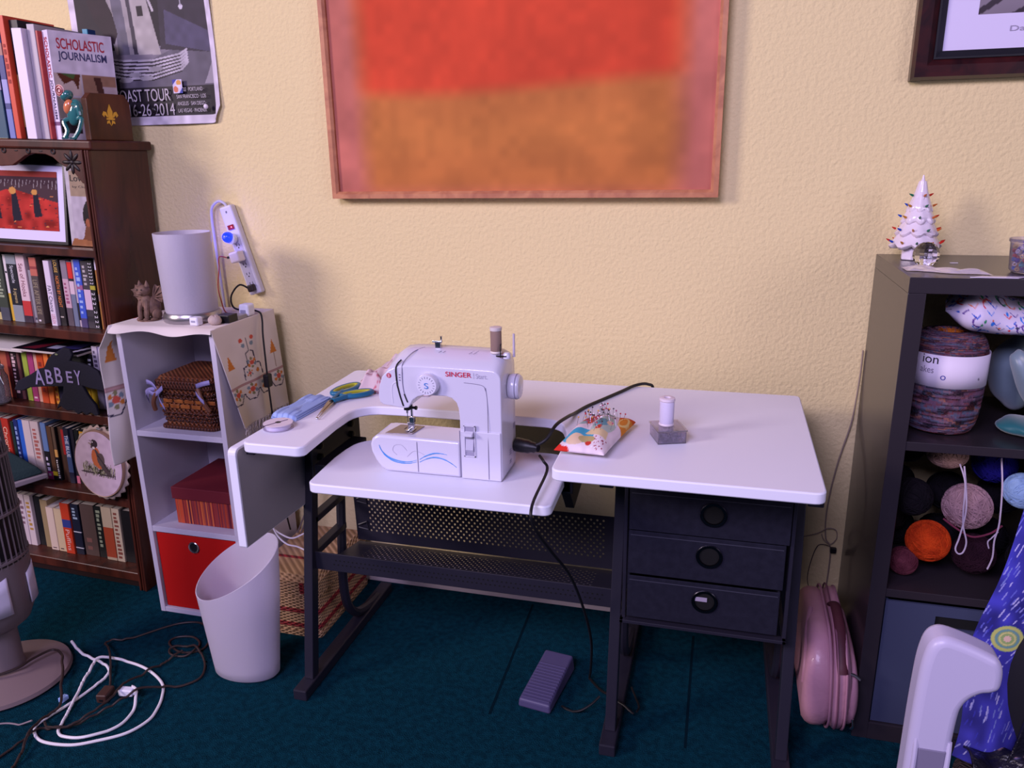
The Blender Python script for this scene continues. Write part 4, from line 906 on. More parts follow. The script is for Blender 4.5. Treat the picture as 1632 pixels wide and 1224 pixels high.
t = T('power_adapter', 'white rounded power adapter at the right edge of the runner', 'adapter', (-1.335, -.19, ZR))
B().box(-1.352, -1.320, -.176, -.140, ZR+.001, ZR+.036).out('case', WHT, t, bevel=.006, seg=3)
B().box(-1.345, -1.328, -.1775, -.1755, ZR+.008, ZR+.020).out('socket_face', M('port_grey', (150, 148, 170), .5), t, bevel=.0004)

# ------------------------------------------------------------ power strip on the wall
t = T('power_strip', 'white power strip hanging at a slant on the wall above the cube shelf', 'power strip', (-1.425, -.02, .96), None)
ax_ = math.atan2(.235, -.065)            # direction of the strip, lower end to upper
A0 = Vector((-1.392, -.001, .970)); DU = Vector((-.068, 0, .242)); LN = DU.length; DU.normalize(); DR = Vector((DU.z, 0, -DU.x)); DN = Vector((0, -1, 0))
def sp(r, u, n): return A0 + DR*r + DU*u + DN*n
def sbox(r0, r1, u0, u1, n0, n1):
    return B().add([sp(r, u, n) for r in (r0, r1) for u in (u0, u1) for n in (n0, n1)], [(0, 1, 3, 2), (4, 6, 7, 5), (0, 4, 5, 1), (2, 3, 7, 6), (0, 2, 6, 4), (1, 5, 7, 3)])
SW = M('strip_white', (206, 202, 214), .45)
sbox(-.022, .022, -.012, LN+.012, 0, .026).out('housing', SW, t, bevel=.006, seg=3)
sbox(-.015, .015, .010, .165, .026, .0265).out('socket_panel', M('strip_grey', (176, 172, 190), .5), t)
for u in (.020, .050, .080, .110, .140):
    for r in (-.005, .005): sbox(r-.001, r+.001, u, u+.007, .0265, .0268).out('socket_slot', BPL, t)
    B().lathe([(.0022, 0), (.0022, -.0004)], tuple(sp(0, u-.005, .0266)), 10, 'y').out('socket_hole', BPL, t)
sw = sbox(-.011, .009, .192, .206, .026, .031).out('rocker_switch', M('switch_red', (60, 10, 16), .3, emit=((255, 40, 50), .25)), t, bevel=.001)
B().ell(tuple(sp(.003, .199, .0315)), (.0022, .001, .002), 8, 6).out('neon', M('neon_red', (255, 60, 70), .3, emit=((255, 90, 100), 6)), sw)
B().ell(tuple(sp(0, .245, .026)), (.003, .001, .004), 10, 6).out('mark', M('logo_grey', (100, 98, 110), .5), t)
B().tube([sp(0, LN+.010, .014), sp(-.004, LN+.022, .016), (-1.487, -.018, 1.238), (-1.512, -.016, 1.222), (-1.521, -.014, 1.190), (-1.520, -.014, 1.10), (-1.518, -.012, 1.0), (-1.515, -.012, .90), (-1.515, -.012, .6)], .0042, 8, sm=6).out('cord', M('cord_lilac', (200, 196, 216), .45), t, smooth=1)
t = T('night_light', 'glowing blue globe night light plugged into the white power strip', 'night light', tuple(sp(-.006, .165, .03)))
B().ell(tuple(sp(-.009, .172, .048)), (.0175, .0175, .0165), 24, 16).out('globe', M('blue_glow', (10, 20, 230), .15, emit=((12, 30, 255), 5.5)), t, smooth=1)
B().lathe([(.014, 0), (.016, -.006), (.016, -.020), (.010, -.024)], tuple(sp(-.006, .166, .0268)), 20, 'y').out('plug_body', WHT, t, smooth=1)
bl = D.lights.new('night_light_bulb', 'POINT'); bl.energy = .32; bl.color = (.10, .08, 1); bl.shadow_soft_size = .018
bo = D.objects.new('night_light_bulb', bl); COL.objects.link(bo); bo.location = sp(-.020, .180, .075)
t = T('usb_charger', 'white square charger with a thin red cable plugged into the strip', 'charger', tuple(sp(0, .10, .03)))
sbox(-.022, .012, .094, .126, .027, .060).out('case', M('charger_white', (226, 216, 222), .4), t, bevel=.005, seg=3)
sbox(-.036, -.022, .112, .119, .044, .050).out('cable_plug', BPL, t, bevel=.001)
B().tube([sp(-.036, .115, .047), (-1.478, -.060, 1.075), (-1.480, -.065, 1.04), (-1.462, -.105, .99), (-1.438, -.130, .950), (-1.418, -.145, ZR+.006), (-1.385, -.158, ZR+.0035), (-1.358, -.160, ZR+.0035)], .0018, 6, sm=6).out('cable', M('red_cable', (170, 56, 40), .5), t, smooth=1)
t = T('lamp_cord', 'black lamp cord with an inline switch hanging over the runner', 'cord', (-1.32, -.15, .6))
B().add([tuple(sp(r, u, n)) for r in (-.010, .012) for u in (-.002, .020) for n in (.0275, .045)], [(0, 1, 3, 2), (4, 6, 7, 5), (0, 4, 5, 1), (2, 3, 7, 6), (0, 2, 6, 4), (1, 5, 7, 3)]).out('plug', M('plug_brown', (34, 22, 24), .5), t, bevel=.004)
B().tube([sp(-.010, .010, .035), (-1.425, -.05, .990), (-1.437, -.075, .968), (-1.430, -.095, .945), (-1.41, -.105, ZR+.008), (-1.36, -.108, ZR+.006), (-1.332, -.118, ZR+.007), (-1.310, -.130, ZR+.002), (-1.302, -.138, ZR-.02), (-1.297, -.150, .86), (-1.292, -.158, .76), (-1.290, -.160, .70), (-1.286, -.162, .58), (-1.286, -.165, .42), (-1.29, -.14, .28), (-1.295, -.12, .215)], .0028, 8, sm=6).out('cable', KCAB, t, smooth=1)
B().box(-1.300, -1.282, -.172, -.147, .705, .745).out('inline_switch', BPL, t, bevel=.004, seg=3)

# ------------------------------------------------------------ inside the cubes
WK = M('wicker_brown', (140, 82, 42), .5, weave=(420, 360, 1, .9, .006, (62, 30, 20)), noise=(14, (110, 56, 30)))
WKD = M('wicker_dark', (96, 52, 34), .45, weave=(600, 300, 1, .8, .004, (40, 20, 16)))
t = T('wicker_basket', 'brown woven lidded basket with lavender ribbons in the top cube', 'basket', (-1.475, -.21, .604))
t.rotation_euler = (0, 0, 0)
def taper(x0, x1, y0, y1, z0, z1, f, r=.02):
    bb = B(); a = rrect(x0, x1, y0, y1, r, 4); cx, cy = (x0+x1)/2, (y0+y1)/2
    c = [(cx+(x-cx)*f, cy+(y-cy)*f) for x, y in a]; n = len(a)
    return bb.add([(x, y, z0) for x, y in a]+[(x, y, z1) for x, y in c], [list(range(n))[::-1], list(range(n, 2*n))] + [(k, (k+1) % n, n+(k+1) % n, n+k) for k in range(n)])
taper(-1.562, -1.392, -.295, -.12, .612, .726, 1.06).out('basket_body', WK, t, smooth=1)
taper(-1.572, -1.382, -.305, -.11, .604, .614, 1.0).out('base_rim', WKD, t, bevel=.003)
taper(-1.575, -1.379, -.309, -.105, .727, .752, 1.0).out('lid', WKD, t, bevel=.004, smooth=1)
taper(-1.570, -1.384, -.304, -.11, .752, .762, .93).out('lid_top', WK, t, bevel=.003)
for k, z in enumerate((.630, .642, .654, .700, .712)):
    a = rrect(-1.563-.002*k, -1.391+.002*k, -.297-.002*k, -.118, .02, 4)
    n = len(a); pts = []
    for i in range(n):
        p, q = a[i], a[(i+1) % n]; L_ = math.hypot(q[0]-p[0], q[1]-p[1]); m = max(1, int(L_/.006))
        for j in range(m): pts.append((p[0]+(q[0]-p[0])*j/m, p[1]+(q[1]-p[1])*j/m, z+.0018*math.sin((len(pts))*1.6)))
    B().tube(pts, .0032, 6, closed=True).out('braid', WKD, t, smooth=1)
for z, off_ in ((.668, 0), (.684, .03)):
    for k in range(5): B().box(-1.565+k*.036+off_*.5, -1.565+k*.036+.030+off_*.5, -.3025, -.2985, z, z+.012).out('splint', M('splint', (176, 104, 48), .35, noise=(30, (130, 70, 34)), coat=.3), t, bevel=.002)
RB = M('ribbon', (150, 142, 190), .6)
for x in (-1.535, -1.418):
    B().tube([(x-.014, -.312, .735), (x-.02, -.322, .715), (x-.03, -.324, .690), (x-.034, -.316, .664)] if x < -1.5 else [(x, -.314, .735), (x+.012, -.322, .715), (x+.022, -.320, .69), (x+.030, -.314, .672)], .0065, 8, sm=4).out('handle', M('stick_brown', (112, 70, 50), .5), t, smooth=1)
for pts in ([(-1.60, -.30, .735), (-1.585, -.316, .748), (-1.565, -.318, .742), (-1.548, -.322, .722), (-1.542, -.326, .70), (-1.530, -.324, .672)], [(-1.595, -.31, .70), (-1.575, -.326, .722), (-1.555, -.326, .715), (-1.53, -.322, .735)],
            [(-1.42, -.322, .725), (-1.405, -.328, .712), (-1.395, -.324, .70)], [(-1.425, -.312, .742), (-1.40, -.318, .752), (-1.375, -.316, .758)], [(-1.61, -.29, .68), (-1.60, -.31, .71), (-1.58, -.318, .724), (-1.56, -.318, .728)]):
    P = cr(pts, 5); bb = B(); vs = []
    for i, p in enumerate(P): vs += [p+Vector((0, 0, .0065)), p+Vector((.002, -.001, -.0065))]
    bb.add(vs, [(2*i, 2*i+1, 2*i+3, 2*i+2) for i in range(len(P)-1)]).out('ribbon', RB, t, solid=.001, smooth=1)
# red striped gift box
t = T('gift_box', 'dark red lidded box with orange striped sides in the middle cube', 'box', (-1.47, -.2, .297))
P_ = Paint(120, 6, (150, 44, 44))
for k in range(60):
    x = k/60+random.uniform(-.004, .004); P_.rect(x, 0, x+random.uniform(.005, .018), 1, random.choice([(206, 84, 40), (230, 120, 60), (116, 28, 40), (176, 66, 50), (90, 26, 44), (200, 72, 44), (146, 60, 60)]))
P_.on('striped_front', lambda u, v: (-1.563+.205*u, -.3003, .297+.085*v), t, VC)
DR_ = M('dark_red_card', (112, 30, 40), .6)
B().box(-1.563, -1.358, -.300, -.075, .297, .382).out('box_body', DR_, t)
P_.on('striped_side', lambda u, v: (-1.5633, -.300+.225*u, .297+.085*v), t, VC)
B().box(-1.568, -1.353, -.306, -.070, .379, .417).out('lid', DR_, t, bevel=.0015)
# red fabric bin
t = T('fabric_bin', 'bright red fabric bin with a metal eyelet in the bottom cube', 'bin', (-1.485, -.19, .017))
RF = M('red_fabric', (186, 24, 20), .9, bump=(500, .3, .0008), spec=.15)
bb = B(); bb.box(-1.625, -1.345, -.330, -.326, .018, .272); bb.box(-1.625, -1.621, -.328, -.05, .018, .27); bb.box(-1.349, -1.345, -.328, -.05, .018, .27); bb.box(-1.625, -1.345, -.054, -.05, .018, .27); bb.box(-1.625, -1.345, -.328, -.05, .018, .022)
bb.out('bin_body', RF, t, bevel=.002)
B().lathe([(.0135, 0), (.0175, -.001), (.019, -.003), (.0175, -.0045), (.0135, -.004), (.0125, -.001)], (-1.494, -.3303, .236), 32, 'y', cap=False).out('eyelet', CHR, t, smooth=1)
B().lathe([(.0, -.0005), (.013, -.0005)], (-1.494, -.3305, .236), 24, 'y', cap=False).out('eyelet_opening', M('void', (4, 4, 6), 1), t)

# ------------------------------------------------------------ waste bin
cx, cy = -1.205, -.535
def wb(ins):
    n = 64; vs = []; 
    for j, f in enumerate((0, .02, .12, .4, .7, 1)):
        for k in range(n):
            a = 2*PI*k/n; c_, s_ = math.cos(a), math.sin(a)
            rim = .322+.058*c_+.048*s_
            z = .003+ins*.5+f*(rim-.003-ins*.5*(1-f)); rx = .094+.034*min(1, (z/.34))-ins-(.006 if j == 0 else 0); ry = .058+.024*(z/.34)-ins-(.006 if j == 0 else 0)
            xo = .004*z; vs.append((cx+rx*c_+xo, cy+ry*s_, z))
    return vs, n
o_, n = wb(0); i_, _ = wb(.0022); bb = B(); q = len(o_)
fs = [(j*n+k, j*n+(k+1) % n, (j+1)*n+(k+1) % n, (j+1)*n+k) for j in range(5) for k in range(n)]
fs += [tuple(q+x for x in f[::-1]) for f in fs[:]]; fs += [(5*n+k, 5*n+(k+1) % n, q+5*n+(k+1) % n, q+5*n+k) for k in range(n)]
fs += [list(range(n))[::-1], [q+k for k in range(n)]]
bb.add(o_+i_, fs)
mb_ = M('frosted_plastic', (232, 226, 240), .5, trans=.6)
bb.thing('waste_bin', 'tall frosted white oval waste bin with a slanted rim on the carpet', 'waste bin', mb_, smooth=50, recalc=True)

# ------------------------------------------------------------ wicker hamper under the desk
WT = M('wicker_tan', (188, 152, 116), .75, weave=(260, 640, 1, .9, .005, (122, 88, 64)))
WTR = M('wicker_red', (150, 36, 44), .7, weave=(260, 640, 1, .9, .005, (96, 22, 30)))
t = T('wicker_hamper', 'tan wicker hamper with red bands on the floor under the desk', 'hamper', (-1.18, -.19, 0))
hx0, hx1, hy0, hy1 = -1.290, -1.082, -.350, -.030
def hb(n, z0, z1, f0, m): 
    taper(hx0-f0, hx1+f0, hy0-f0, hy1+(f0 if f0 < .012 else .012), z0, z1, 1.0, .018).out(n, m, t, smooth=1)
hb('basket_body', .002, .145, 0, WT); hb('bottom_rim', .001, .016, .004, WT); hb('red_band', .030, .042, .003, WTR); hb('red_band', .078, .090, .003, WTR); hb('upper_rim', .135, .148, .005, WT)
hb('lid', .149, .182, .006, WT)
taper(hx0-.004, hx1+.004, hy0-.004, hy1+.004, .182, .197, .90, .018).out('lid_top', WT, t, smooth=1)
B().box(hx0+.01, hx1-.01, -.255, -.243, .190, .199).out('red_stripe', WTR, t, bevel=.002)
for p_, r_ in (((hx1-.04, hy0+.03), .0), ): 
    B().box(p_[0]-.006, p_[0]+.006, hy0-.012, hy0-.008, .150, .182).out('red_stripe', WTR, t)

# ------------------------------------------------------------ tower fan
t = T('tower_fan', 'grey-taupe tower fan on a round base at the left, cut off by the picture', 'fan', (-1.83, -.72, 0))
FT = M('fan_taupe', (112, 100, 104), .45); FW = M('fan_white', (206, 200, 220), .4); fx, fy = -1.832, -.722
B().lathe([(0, .0), (.150, .0), (.157, .006), (.154, .016), (.130, .024), (.08, .032), (.05, .040), (0, .042)], (fx, fy, .001), 64).out('base', M('fan_base', (122, 104, 106), .5), t, smooth=1)
B().lathe([(.05, .035), (.046, .06), (.045, .18)], (fx, fy, 0), 32).out('neck', FT, t, smooth=1)
B().lathe([(.060, .165), (.085, .185), (.104, .23), (.108, .30), (.108, .365)], (fx, fy, 0), 48).out('lower_body', FT, t, smooth=1)
for a0 in (16, -40):
    bb = B().grid(lambda u, v: (fx+.1095*math.cos(math.radians(a0+26*u)), fy+.1095*math.sin(math.radians(a0+26*u)), .235+.105*v-(.018*(1-u) if v > .5 else 0)), 8, 3); bb.out('white_inset', FW, t, solid=.002, smooth=1)
B().lathe([(.098, .365), (.098, .95)], (fx, fy, 0), 40).out('inner_drum', BPL, t, smooth=1)
for k in range(44):
    a = 2*PI*k/44; B().tube([(fx+.107*math.cos(a), fy+.107*math.sin(a), .36), (fx+.104*math.cos(a+.03), fy+.104*math.sin(a+.03), .95)], .0022, 5).out('grille_bar', FT, t)
for z in (.375, .50, .65, .80, .95): B().lathe([(.104, z-.004), (.111, z-.003), (.111, z+.003), (.104, z+.004)], (fx, fy, 0), 44).out('grille_ring', FT, t, smooth=1)
B().lathe([(.108, .95), (.108, 1.02), (.09, 1.04), (0, 1.045)], (fx, fy, 0), 40).out('head', FT, t, smooth=1)
B().tube([(-1.80, -.690, .034), (-1.79, -.668, .0315), (-1.778, -.665, .030), (-1.768, -.675, .0295)], .0014, 6, sm=4).out('base_groove', BPL, t)

# ------------------------------------------------------------ cables on the carpet
LAID = []
FANB = [(0, .052), (.05, .050), (.08, .046), (.13, .040), (.160, .034), (.170, .020), (.185, 0)]
def lay(pts, r, step=.004):
    """a cord dropped on the carpet: it climbs over whatever lies there already"""
    P = cr([(x, y, 0) for x, y, *_ in pts], 14); out = []; S = 0; mine = []
    for i, p in enumerate(P):
        if out and (Vector((p.x, p.y, 0))-Vector((out[-1].x, out[-1].y, 0))).length < step and i < len(P)-1: continue
        S += 0 if not out else math.hypot(p.x-out[-1].x, p.y-out[-1].y)
        z = r+.0008; d = math.hypot(p.x-fx, p.y-fy)
        for (a, za), (b2, zb) in zip(FANB[:-1], FANB[1:]):
            if a <= d < b2: z = max(z, za+(zb-za)*(d-a)/(b2-a)+r+.0015)
        for (x, y, zz, rr, s0) in LAID+mine:
            if s0 is not None and S-s0 < .035: continue
            dd = math.hypot(p.x-x, p.y-y); z = max(z, zz+rr+r+.0014-.45*max(0, dd-rr-r-.001))
        q = Vector((p.x, p.y, z)); out.append(q); mine.append((q.x, q.y, z, r, S))
    # ease down the far side too
    for i in range(len(out)-2, -1, -1):
        d = math.hypot(out[i].x-out[i+1].x, out[i].y-out[i+1].y); out[i].z = max(out[i].z, out[i+1].z-.45*d)
    LAID.extend((q.x, q.y, q.z, r, None) for q in out); return out
for k in range(12): LAID.append((-1.470+.003*k, -.707+.0005*k, .012, .011, None))
cz = .0045
def floorcord(pts, r, hs=None): return cr([(x, y, (h if h else cz)) for (x, y, *h_) in pts for h in [h_[0] if h_ else 0]], 6)
t = T('white_extension_cord', 'white extension cord lying in loops on the carpet by the fan', 'cord', (-1.5, -.75, 0))
wp = [(-1.752, -.578), (-1.69, -.607), (-1.607, -.621), (-1.570, -.640), (-1.563, -.665), (-1.568, -.71, .011), (-1.573, -.747, .011), (-1.582, -.79), (-1.591, -.82), (-1.592, -.866), (-1.541, -.899), (-1.461, -.894), (-1.405, -.865), (-1.354, -.825), (-1.333, -.775), (-1.340, -.734), (-1.360, -.69), (-1.395, -.645), (-1.463, -.608), (-1.530, -.590), (-1.589, -.590, .011), (-1.625, -.621, .011), (-1.612, -.66), (-1.600, -.697), (-1.580, -.74, .006), (-1.560, -.785), (-1.539, -.835, .0115), (-1.525, -.862), (-1.494, -.875), (-1.440, -.866), (-1.393, -.81), (-1.395, -.755), (-1.410, -.725), (-1.425, -.705, .007), (-1.445, -.698, .010), (-1.468, -.704, .012)]
B().tube(lay(wp[:-1]+[(-1.436, -.700)], .0038), .0038, 8).out('cable', WCAB, t, smooth=1)
B().box(-1.0, -1.0+.0, 0, 0, 0, 0) if 0 else None
B().box(-.022, .018, -.010, .010, 0, .020).tf(Matrix.Translation((-1.454, -.704, .004)) @ Matrix.Rotation(.15, 4, 'Z')).out('plug', WHT, t, bevel=.004, seg=3)
B().box(.016, .026, -.006, .006, .004, .015).tf(Matrix.Translation((-1.454, -.704, .004)) @ Matrix.Rotation(.15, 4, 'Z')).out('strain_relief', WHT, t, bevel=.002)
t = T('brown_extension_cord', 'brown extension cord tangled on the carpet beside the waste bin', 'cord', (-1.45, -.7, 0))
BP = [(-1.512, -.706, .008), (-1.54, -.67, .014), (-1.60, -.60, .019), (-1.650, -.556), (-1.672, -.542), (-1.665, -.520), (-1.637, -.502), (-1.571, -.421), (-1.530, -.385), (-1.480, -.372), (-1.430, -.395), (-1.395, -.440), (-1.388, -.488), (-1.43, -.512, .009), (-1.475, -.500), (-1.505, -.478), (-1.498, -.452), (-1.455, -.440, .009), (-1.415, -.46, .010), (-1.40, -.50, .009), (-1.415, -.528, .013), (-1.455, -.53, .009), (-1.475, -.512), (-1.45, -.488, .012), (-1.41, -.49, .014), (-1.36, -.52, .008), (-1.328, -.555), (-1.312, -.598), (-1.335, -.635), (-1.367, -.655), (-1.400, -.69, .012), (-1.43, -.74), (-1.46, -.79, .013), (-1.508, -.846, .018), (-1.55, -.862), (-1.572, -.872, .014), (-1.593, -.965), (-1.60, -1.05)]
B().tube(lay(BP, .0030), .0030, 8).out('cable', BCAB, t, smooth=1)
BP2 = [(-1.430, -.515, .008), (-1.452, -.57), (-1.475, -.65, .013), (-1.470, -.73, .030), (-1.468, -.78), (-1.50, -.85, .016), (-1.545, -.868, .011), (-1.580, -.848, .010)]
B().tube(lay(BP2, .0030), .0030, 8).out('cable', BCAB, t, smooth=1)
B().box(-.014, .014, -.022, .022, 0, .024).tf(Matrix.Translation((-1.502, -.728, .003)) @ Matrix.Rotation(.2, 4, 'Z')).out('socket_end', M('socket_brown', (64, 40, 34), .5), t, bevel=.004, seg=3)
B().box(-.005, .005, -.0226, -.0218, .006, .012).tf(Matrix.Translation((-1.502, -.728, .003)) @ Matrix.Rotation(.2, 4, 'Z')).out('socket_slot', BPL, t)
t = T('fan_cord', 'brown fan cord crossing the fan base with a pale blue tag', 'cord', (-1.65, -.8, 0))
B().tube(lay([(-1.90, -.86), (-1.85, -.810), (-1.80, -.775), (-1.772, -.735), (-1.768, -.690), (-1.755, -.640, .038), (-1.715, -.648, .030), (-1.692, -.672, .024), (-1.672, -.69, .010), (-1.650, -.715, .0045), (-1.630, -.742, .0045), (-1.606, -.765, .008), (-1.580, -.80, .016), (-1.585, -.838, .017), (-1.575, -.90, .011), (-1.545, -.95, .0045), (-1.52, -1.02, .0045)], .0034), .0034, 8).out('cable', BCAB, t, smooth=1)
B().box(-.007, .007, -.010, .010, 0, .012).tf(Matrix.Translation((-1.606, -.762, .002)) @ Matrix.Rotation(-.1, 4, 'Z')).out('blue_tag', M('tag_blue', (150, 180, 240), .5), t, bevel=.001)
t = T('thin_grey_cord', 'thin pale cord running in from the left edge over the carpet', 'cord', (-1.7, -.9, 0))
B().tube(lay([(-1.80, -.93), (-1.74, -.90), (-1.68, -.87), (-1.63, -.866), (-1.602, -.862)], .0022), .0022, 6).out('cable', M('cord_greyish', (130, 116, 124), .5), t, smooth=1)
# cords behind the desk
t = T('white_cord_bundle', 'white cord looping over the wicker hamper behind the desk', 'cord', (-1.25, -.15, .2))
B().tube([(-1.312, -.20, .282), (-1.308, -.20, .262), (-1.285, -.19, .235), (-1.25, -.185, .222), (-1.21, -.18, .240), (-1.17, -.17, .26)], .0026, 6, sm=6).out('cable', WCAB, t, smooth=1)
B().tube([(-1.305, -.20, .265), (-1.29, -.20, .232), (-1.26, -.20, .208), (-1.225, -.20, .2035), (-1.18, -.22, .2035), (-1.14, -.25, .205)], .0026, 6, sm=6).out('cable', WCAB, t, smooth=1)
t = T('metal_rod', 'two thin metal rods leaning against the wall behind the desk leg', 'rod', (-1.28, -.1, .15))
for q in (0, .012): B().tube([(-1.270+q, -.12, .206), (-1.195+q, -.018, .44)], .0028, 8).out('rod', M('rod_metal', (150, 140, 140), .3, .8), t, smooth=1)
# ------------------------------------------------------------ sewing machine
ZP = .6905; YF = -.647
MW = M('machine_white', (206, 204, 222), .22, coat=.4); MG = M('machine_grey', (186, 184, 206), .3)
sm = T('sewing_machine', 'white sewing machine with a round stitch dial standing on the lowered platform', 'sewing machine', (-.56, -.585, ZP))
ol = [(-.428, ZP), (-.425, .70), (-.425, .905)] + arc(-.447, .915, .022, 0, 90, 6) + [(-.50, .938), (-.60, .939), (-.635, .938)] + [(-.655, .935), (-.675, .925), (-.690, .908), (-.698, .885), (-.701, .865), (-.698, .850)] \
   + [(-.690, .845), (-.655, .841), (-.640, .840), (-.632, .842), (-.627, .850)] + [(-.621, .860), (-.610, .868), (-.596, .872), (-.545, .873)] + [(-.532, .869), (-.523, .860), (-.519, .848), (-.517, .83), (-.517, .775), (-.516, ZP)]
n = len(ol); YS = [YF, YF+.006, -.60, -.565, -.541, -.535]; DZ = [-.004, 0, .021, .024, .015, .008]; IN = [.9925, 1, 1, 1, 1, .985]
vs = []
for y, dz, k in zip(YS, DZ, IN):
    for x, z in ol:
        zz = z + (dz if z > .90 else 0)*min(1, max(0, (z-.90)/.03)); cx_, cz_ = -.56, .82
        bot = z < ZP+.002
        vs.append((cx_+(x-cx_)*k, y, z if bot else cz_+(zz-cz_)*k))
fs = [(j*n+k, j*n+(k+1) % n, (j+1)*n+(k+1) % n, (j+1)*n+k) for j in range(len(YS)-1) for k in range(n)] + [list(range(n))[::-1], [(len(YS)-1)*n+k for k in range(n)]]
B().add(vs, fs).out('arm_and_column', MW, sm, bevel=.0035, smooth=35, seg=3)
bed = [(-.517, ZP+.001), (-.517, .773), (-.700, .775), (-.712, .773), (-.722, .765), (-.727, .752), (-.725, .735), (-.716, .715), (-.704, .699), (-.690, ZP+.001)]
B().prism(bed, 'y', YF-.003, -.560).out('free_arm_bed', MW, sm, bevel=.006, smooth=35, seg=3)
B().box(-.5165, -.4275, YF-.004, YF+.002, ZP+.001, .80).out('column_panel', MW, sm, bevel=.002)
ML = M('seam_line', (120, 116, 140), .6)
def seam(pts, r=.0006, m=None, n='seam', par=None): B().tube(pts, r, 5, sm=4).out(n, m or ML, par or sm)
yf = YF-.0005
seam([(-.6160, YF-.0036, .766), (-.6155, YF-.0038, .72), (-.6155, YF-.0036, .697)]); seam([(-.4585, yf, .896), (-.455, yf, .86), (-.4545, YF-.0045, .76), (-.4545, YF-.0045, .695)]); seam([(-.505, yf, .905), (-.475, yf, .903), (-.462, yf, .899), (-.4585, yf, .890)])
seam([(-.517, YF-.0045, .80), (-.517, YF-.0045, .695)], .0009)
# thread slots and face plate
seam([(-.646, YF+.010, .944), (-.655, yf, .930), (-.6545, yf, .895), (-.653, yf, .885), (-.649, yf, .866), (-.643, yf, .845)], .0017, BPL, 'thread_slot'); seam([(-.612, -.585, .9605), (-.628, -.612, .956), (-.640, YF+.006, .940), (-.6415, yf, .925), (-.642, yf, .895), (-.640, yf, .876), (-.635, yf, .856)], .0009, ML, 'thread_slot')
seam([(-.6395, yf, .872), (-.636, yf, .862), (-.633, yf, .854)], .0016, BPL, 'thread_slot')
seam([(-.655, yf, .898), (-.664, yf, .893), (-.668, yf, .880), (-.667, yf, .850)], .0008, M('face_line', (236, 234, 244), .3), 'face_plate_edge')
for z in (.914, .908, .902): B().box(-.6495, -.6465, yf-.0003, yf, z-.0012, z+.0012).out('guide_mark', ML, sm)
RD = M('brand_red', (196, 30, 66), .4); GY = M('brand_grey', (176, 172, 194), .4); BL_ = M('swoosh_blue', (56, 140, 214), .4)
lg = B().lathe([(.0052, 0), (.0052, -.0004), (.0042, -.0004), (.0042, 0)], (-.6725, yf, .911), 28, 'y', cap=False).out('round_badge', RD, sm)
B().lathe([(0, -.0002), (.0036, -.0002)], (-.6725, yf, .911), 24, 'y', cap=False).out('badge_disc', RD, lg); text('badge_letter', 'S', lg, M('badge_white', (235, 225, 235), .4), (-.6748, yf-.0005, .9082), .0046, .0056)
text('brand_lettering', 'SINGER', sm, RD, (-.5445, yf-.0003, .9165), .0565, .0105, bold=.008); text('brand_lettering', 'Start.', sm, GY, (-.479, yf-.0003, .9155), .025, .0105); B().box(-.4835, -.4830, yf-.0004, yf, .9145, .9275).out('brand_divider', GY, sm)
dl = B().lathe([(.0235, 0), (.0235, -.012), (.0215, -.0165), (.0, -.0172)], (-.582, YF, .899), 48, 'y').out('stitch_dial', M('dial_white', (214, 212, 230), .3, coat=.2), sm, smooth=1)
text('dial_letter', 'S', dl, M('dial_blue', (70, 130, 206), .4), (-.5865, YF-.0178, .892), .009, .0125)
for k in range(18):
    a = k*PI/9
    if k in (0, 3, 5): pass
    B().tube([(-.582+.0145*math.cos(a), YF-.0172, .899+.0145*math.sin(a)), (-.582+.0185*math.cos(a), YF-.0170, .899+.0185*math.sin(a))], .0004, 4).out('dial_mark', M('dial_ink', (70, 70, 110), .5), dl)
hw = B().lathe([(.010, 0), (.026, .002), (.0275, .008), (.0275, .017), (.0265, .019), (.0265, .022), (.0235, .0255), (.0, .027)], (-.426, -.583, .884), 48, 'x').out('handwheel', MW, sm, smooth=1)
B().lathe([(.0282, .0175), (.0282, .0185)], (-.426, -.583, .884), 48, 'x', cap=False).out('wheel_groove', ML, hw)
# reverse lever in its recess
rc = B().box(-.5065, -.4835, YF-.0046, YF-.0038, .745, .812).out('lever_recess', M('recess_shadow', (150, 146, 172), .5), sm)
B().box(-.5075, -.4825, YF-.0062, YF-.0044, .811, .814).out('recess_edge', MW, rc); B().box(-.5075, -.5055, YF-.0062, YF-.0044, .743, .813).out('recess_edge', MW, rc); B().box(-.4845, -.4825, YF-.0062, YF-.0044, .743, .813).out('recess_edge', MW, rc); B().box(-.5075, -.4825, YF-.0062, YF-.0044, .743, .7455).out('recess_edge', MW, rc)
B().prism([(YF-.005, .801), (YF-.018, .797), (YF-.018, .792), (YF-.005, .789)], 'x', -.5045, -.4855).out('reverse_lever', MW, sm, bevel=.001)
B().prism([(YF-.004, .785), (YF-.010, .760), (YF-.004, .752)], 'x', -.5035, -.4865).out('lever_slope', MG, rc)
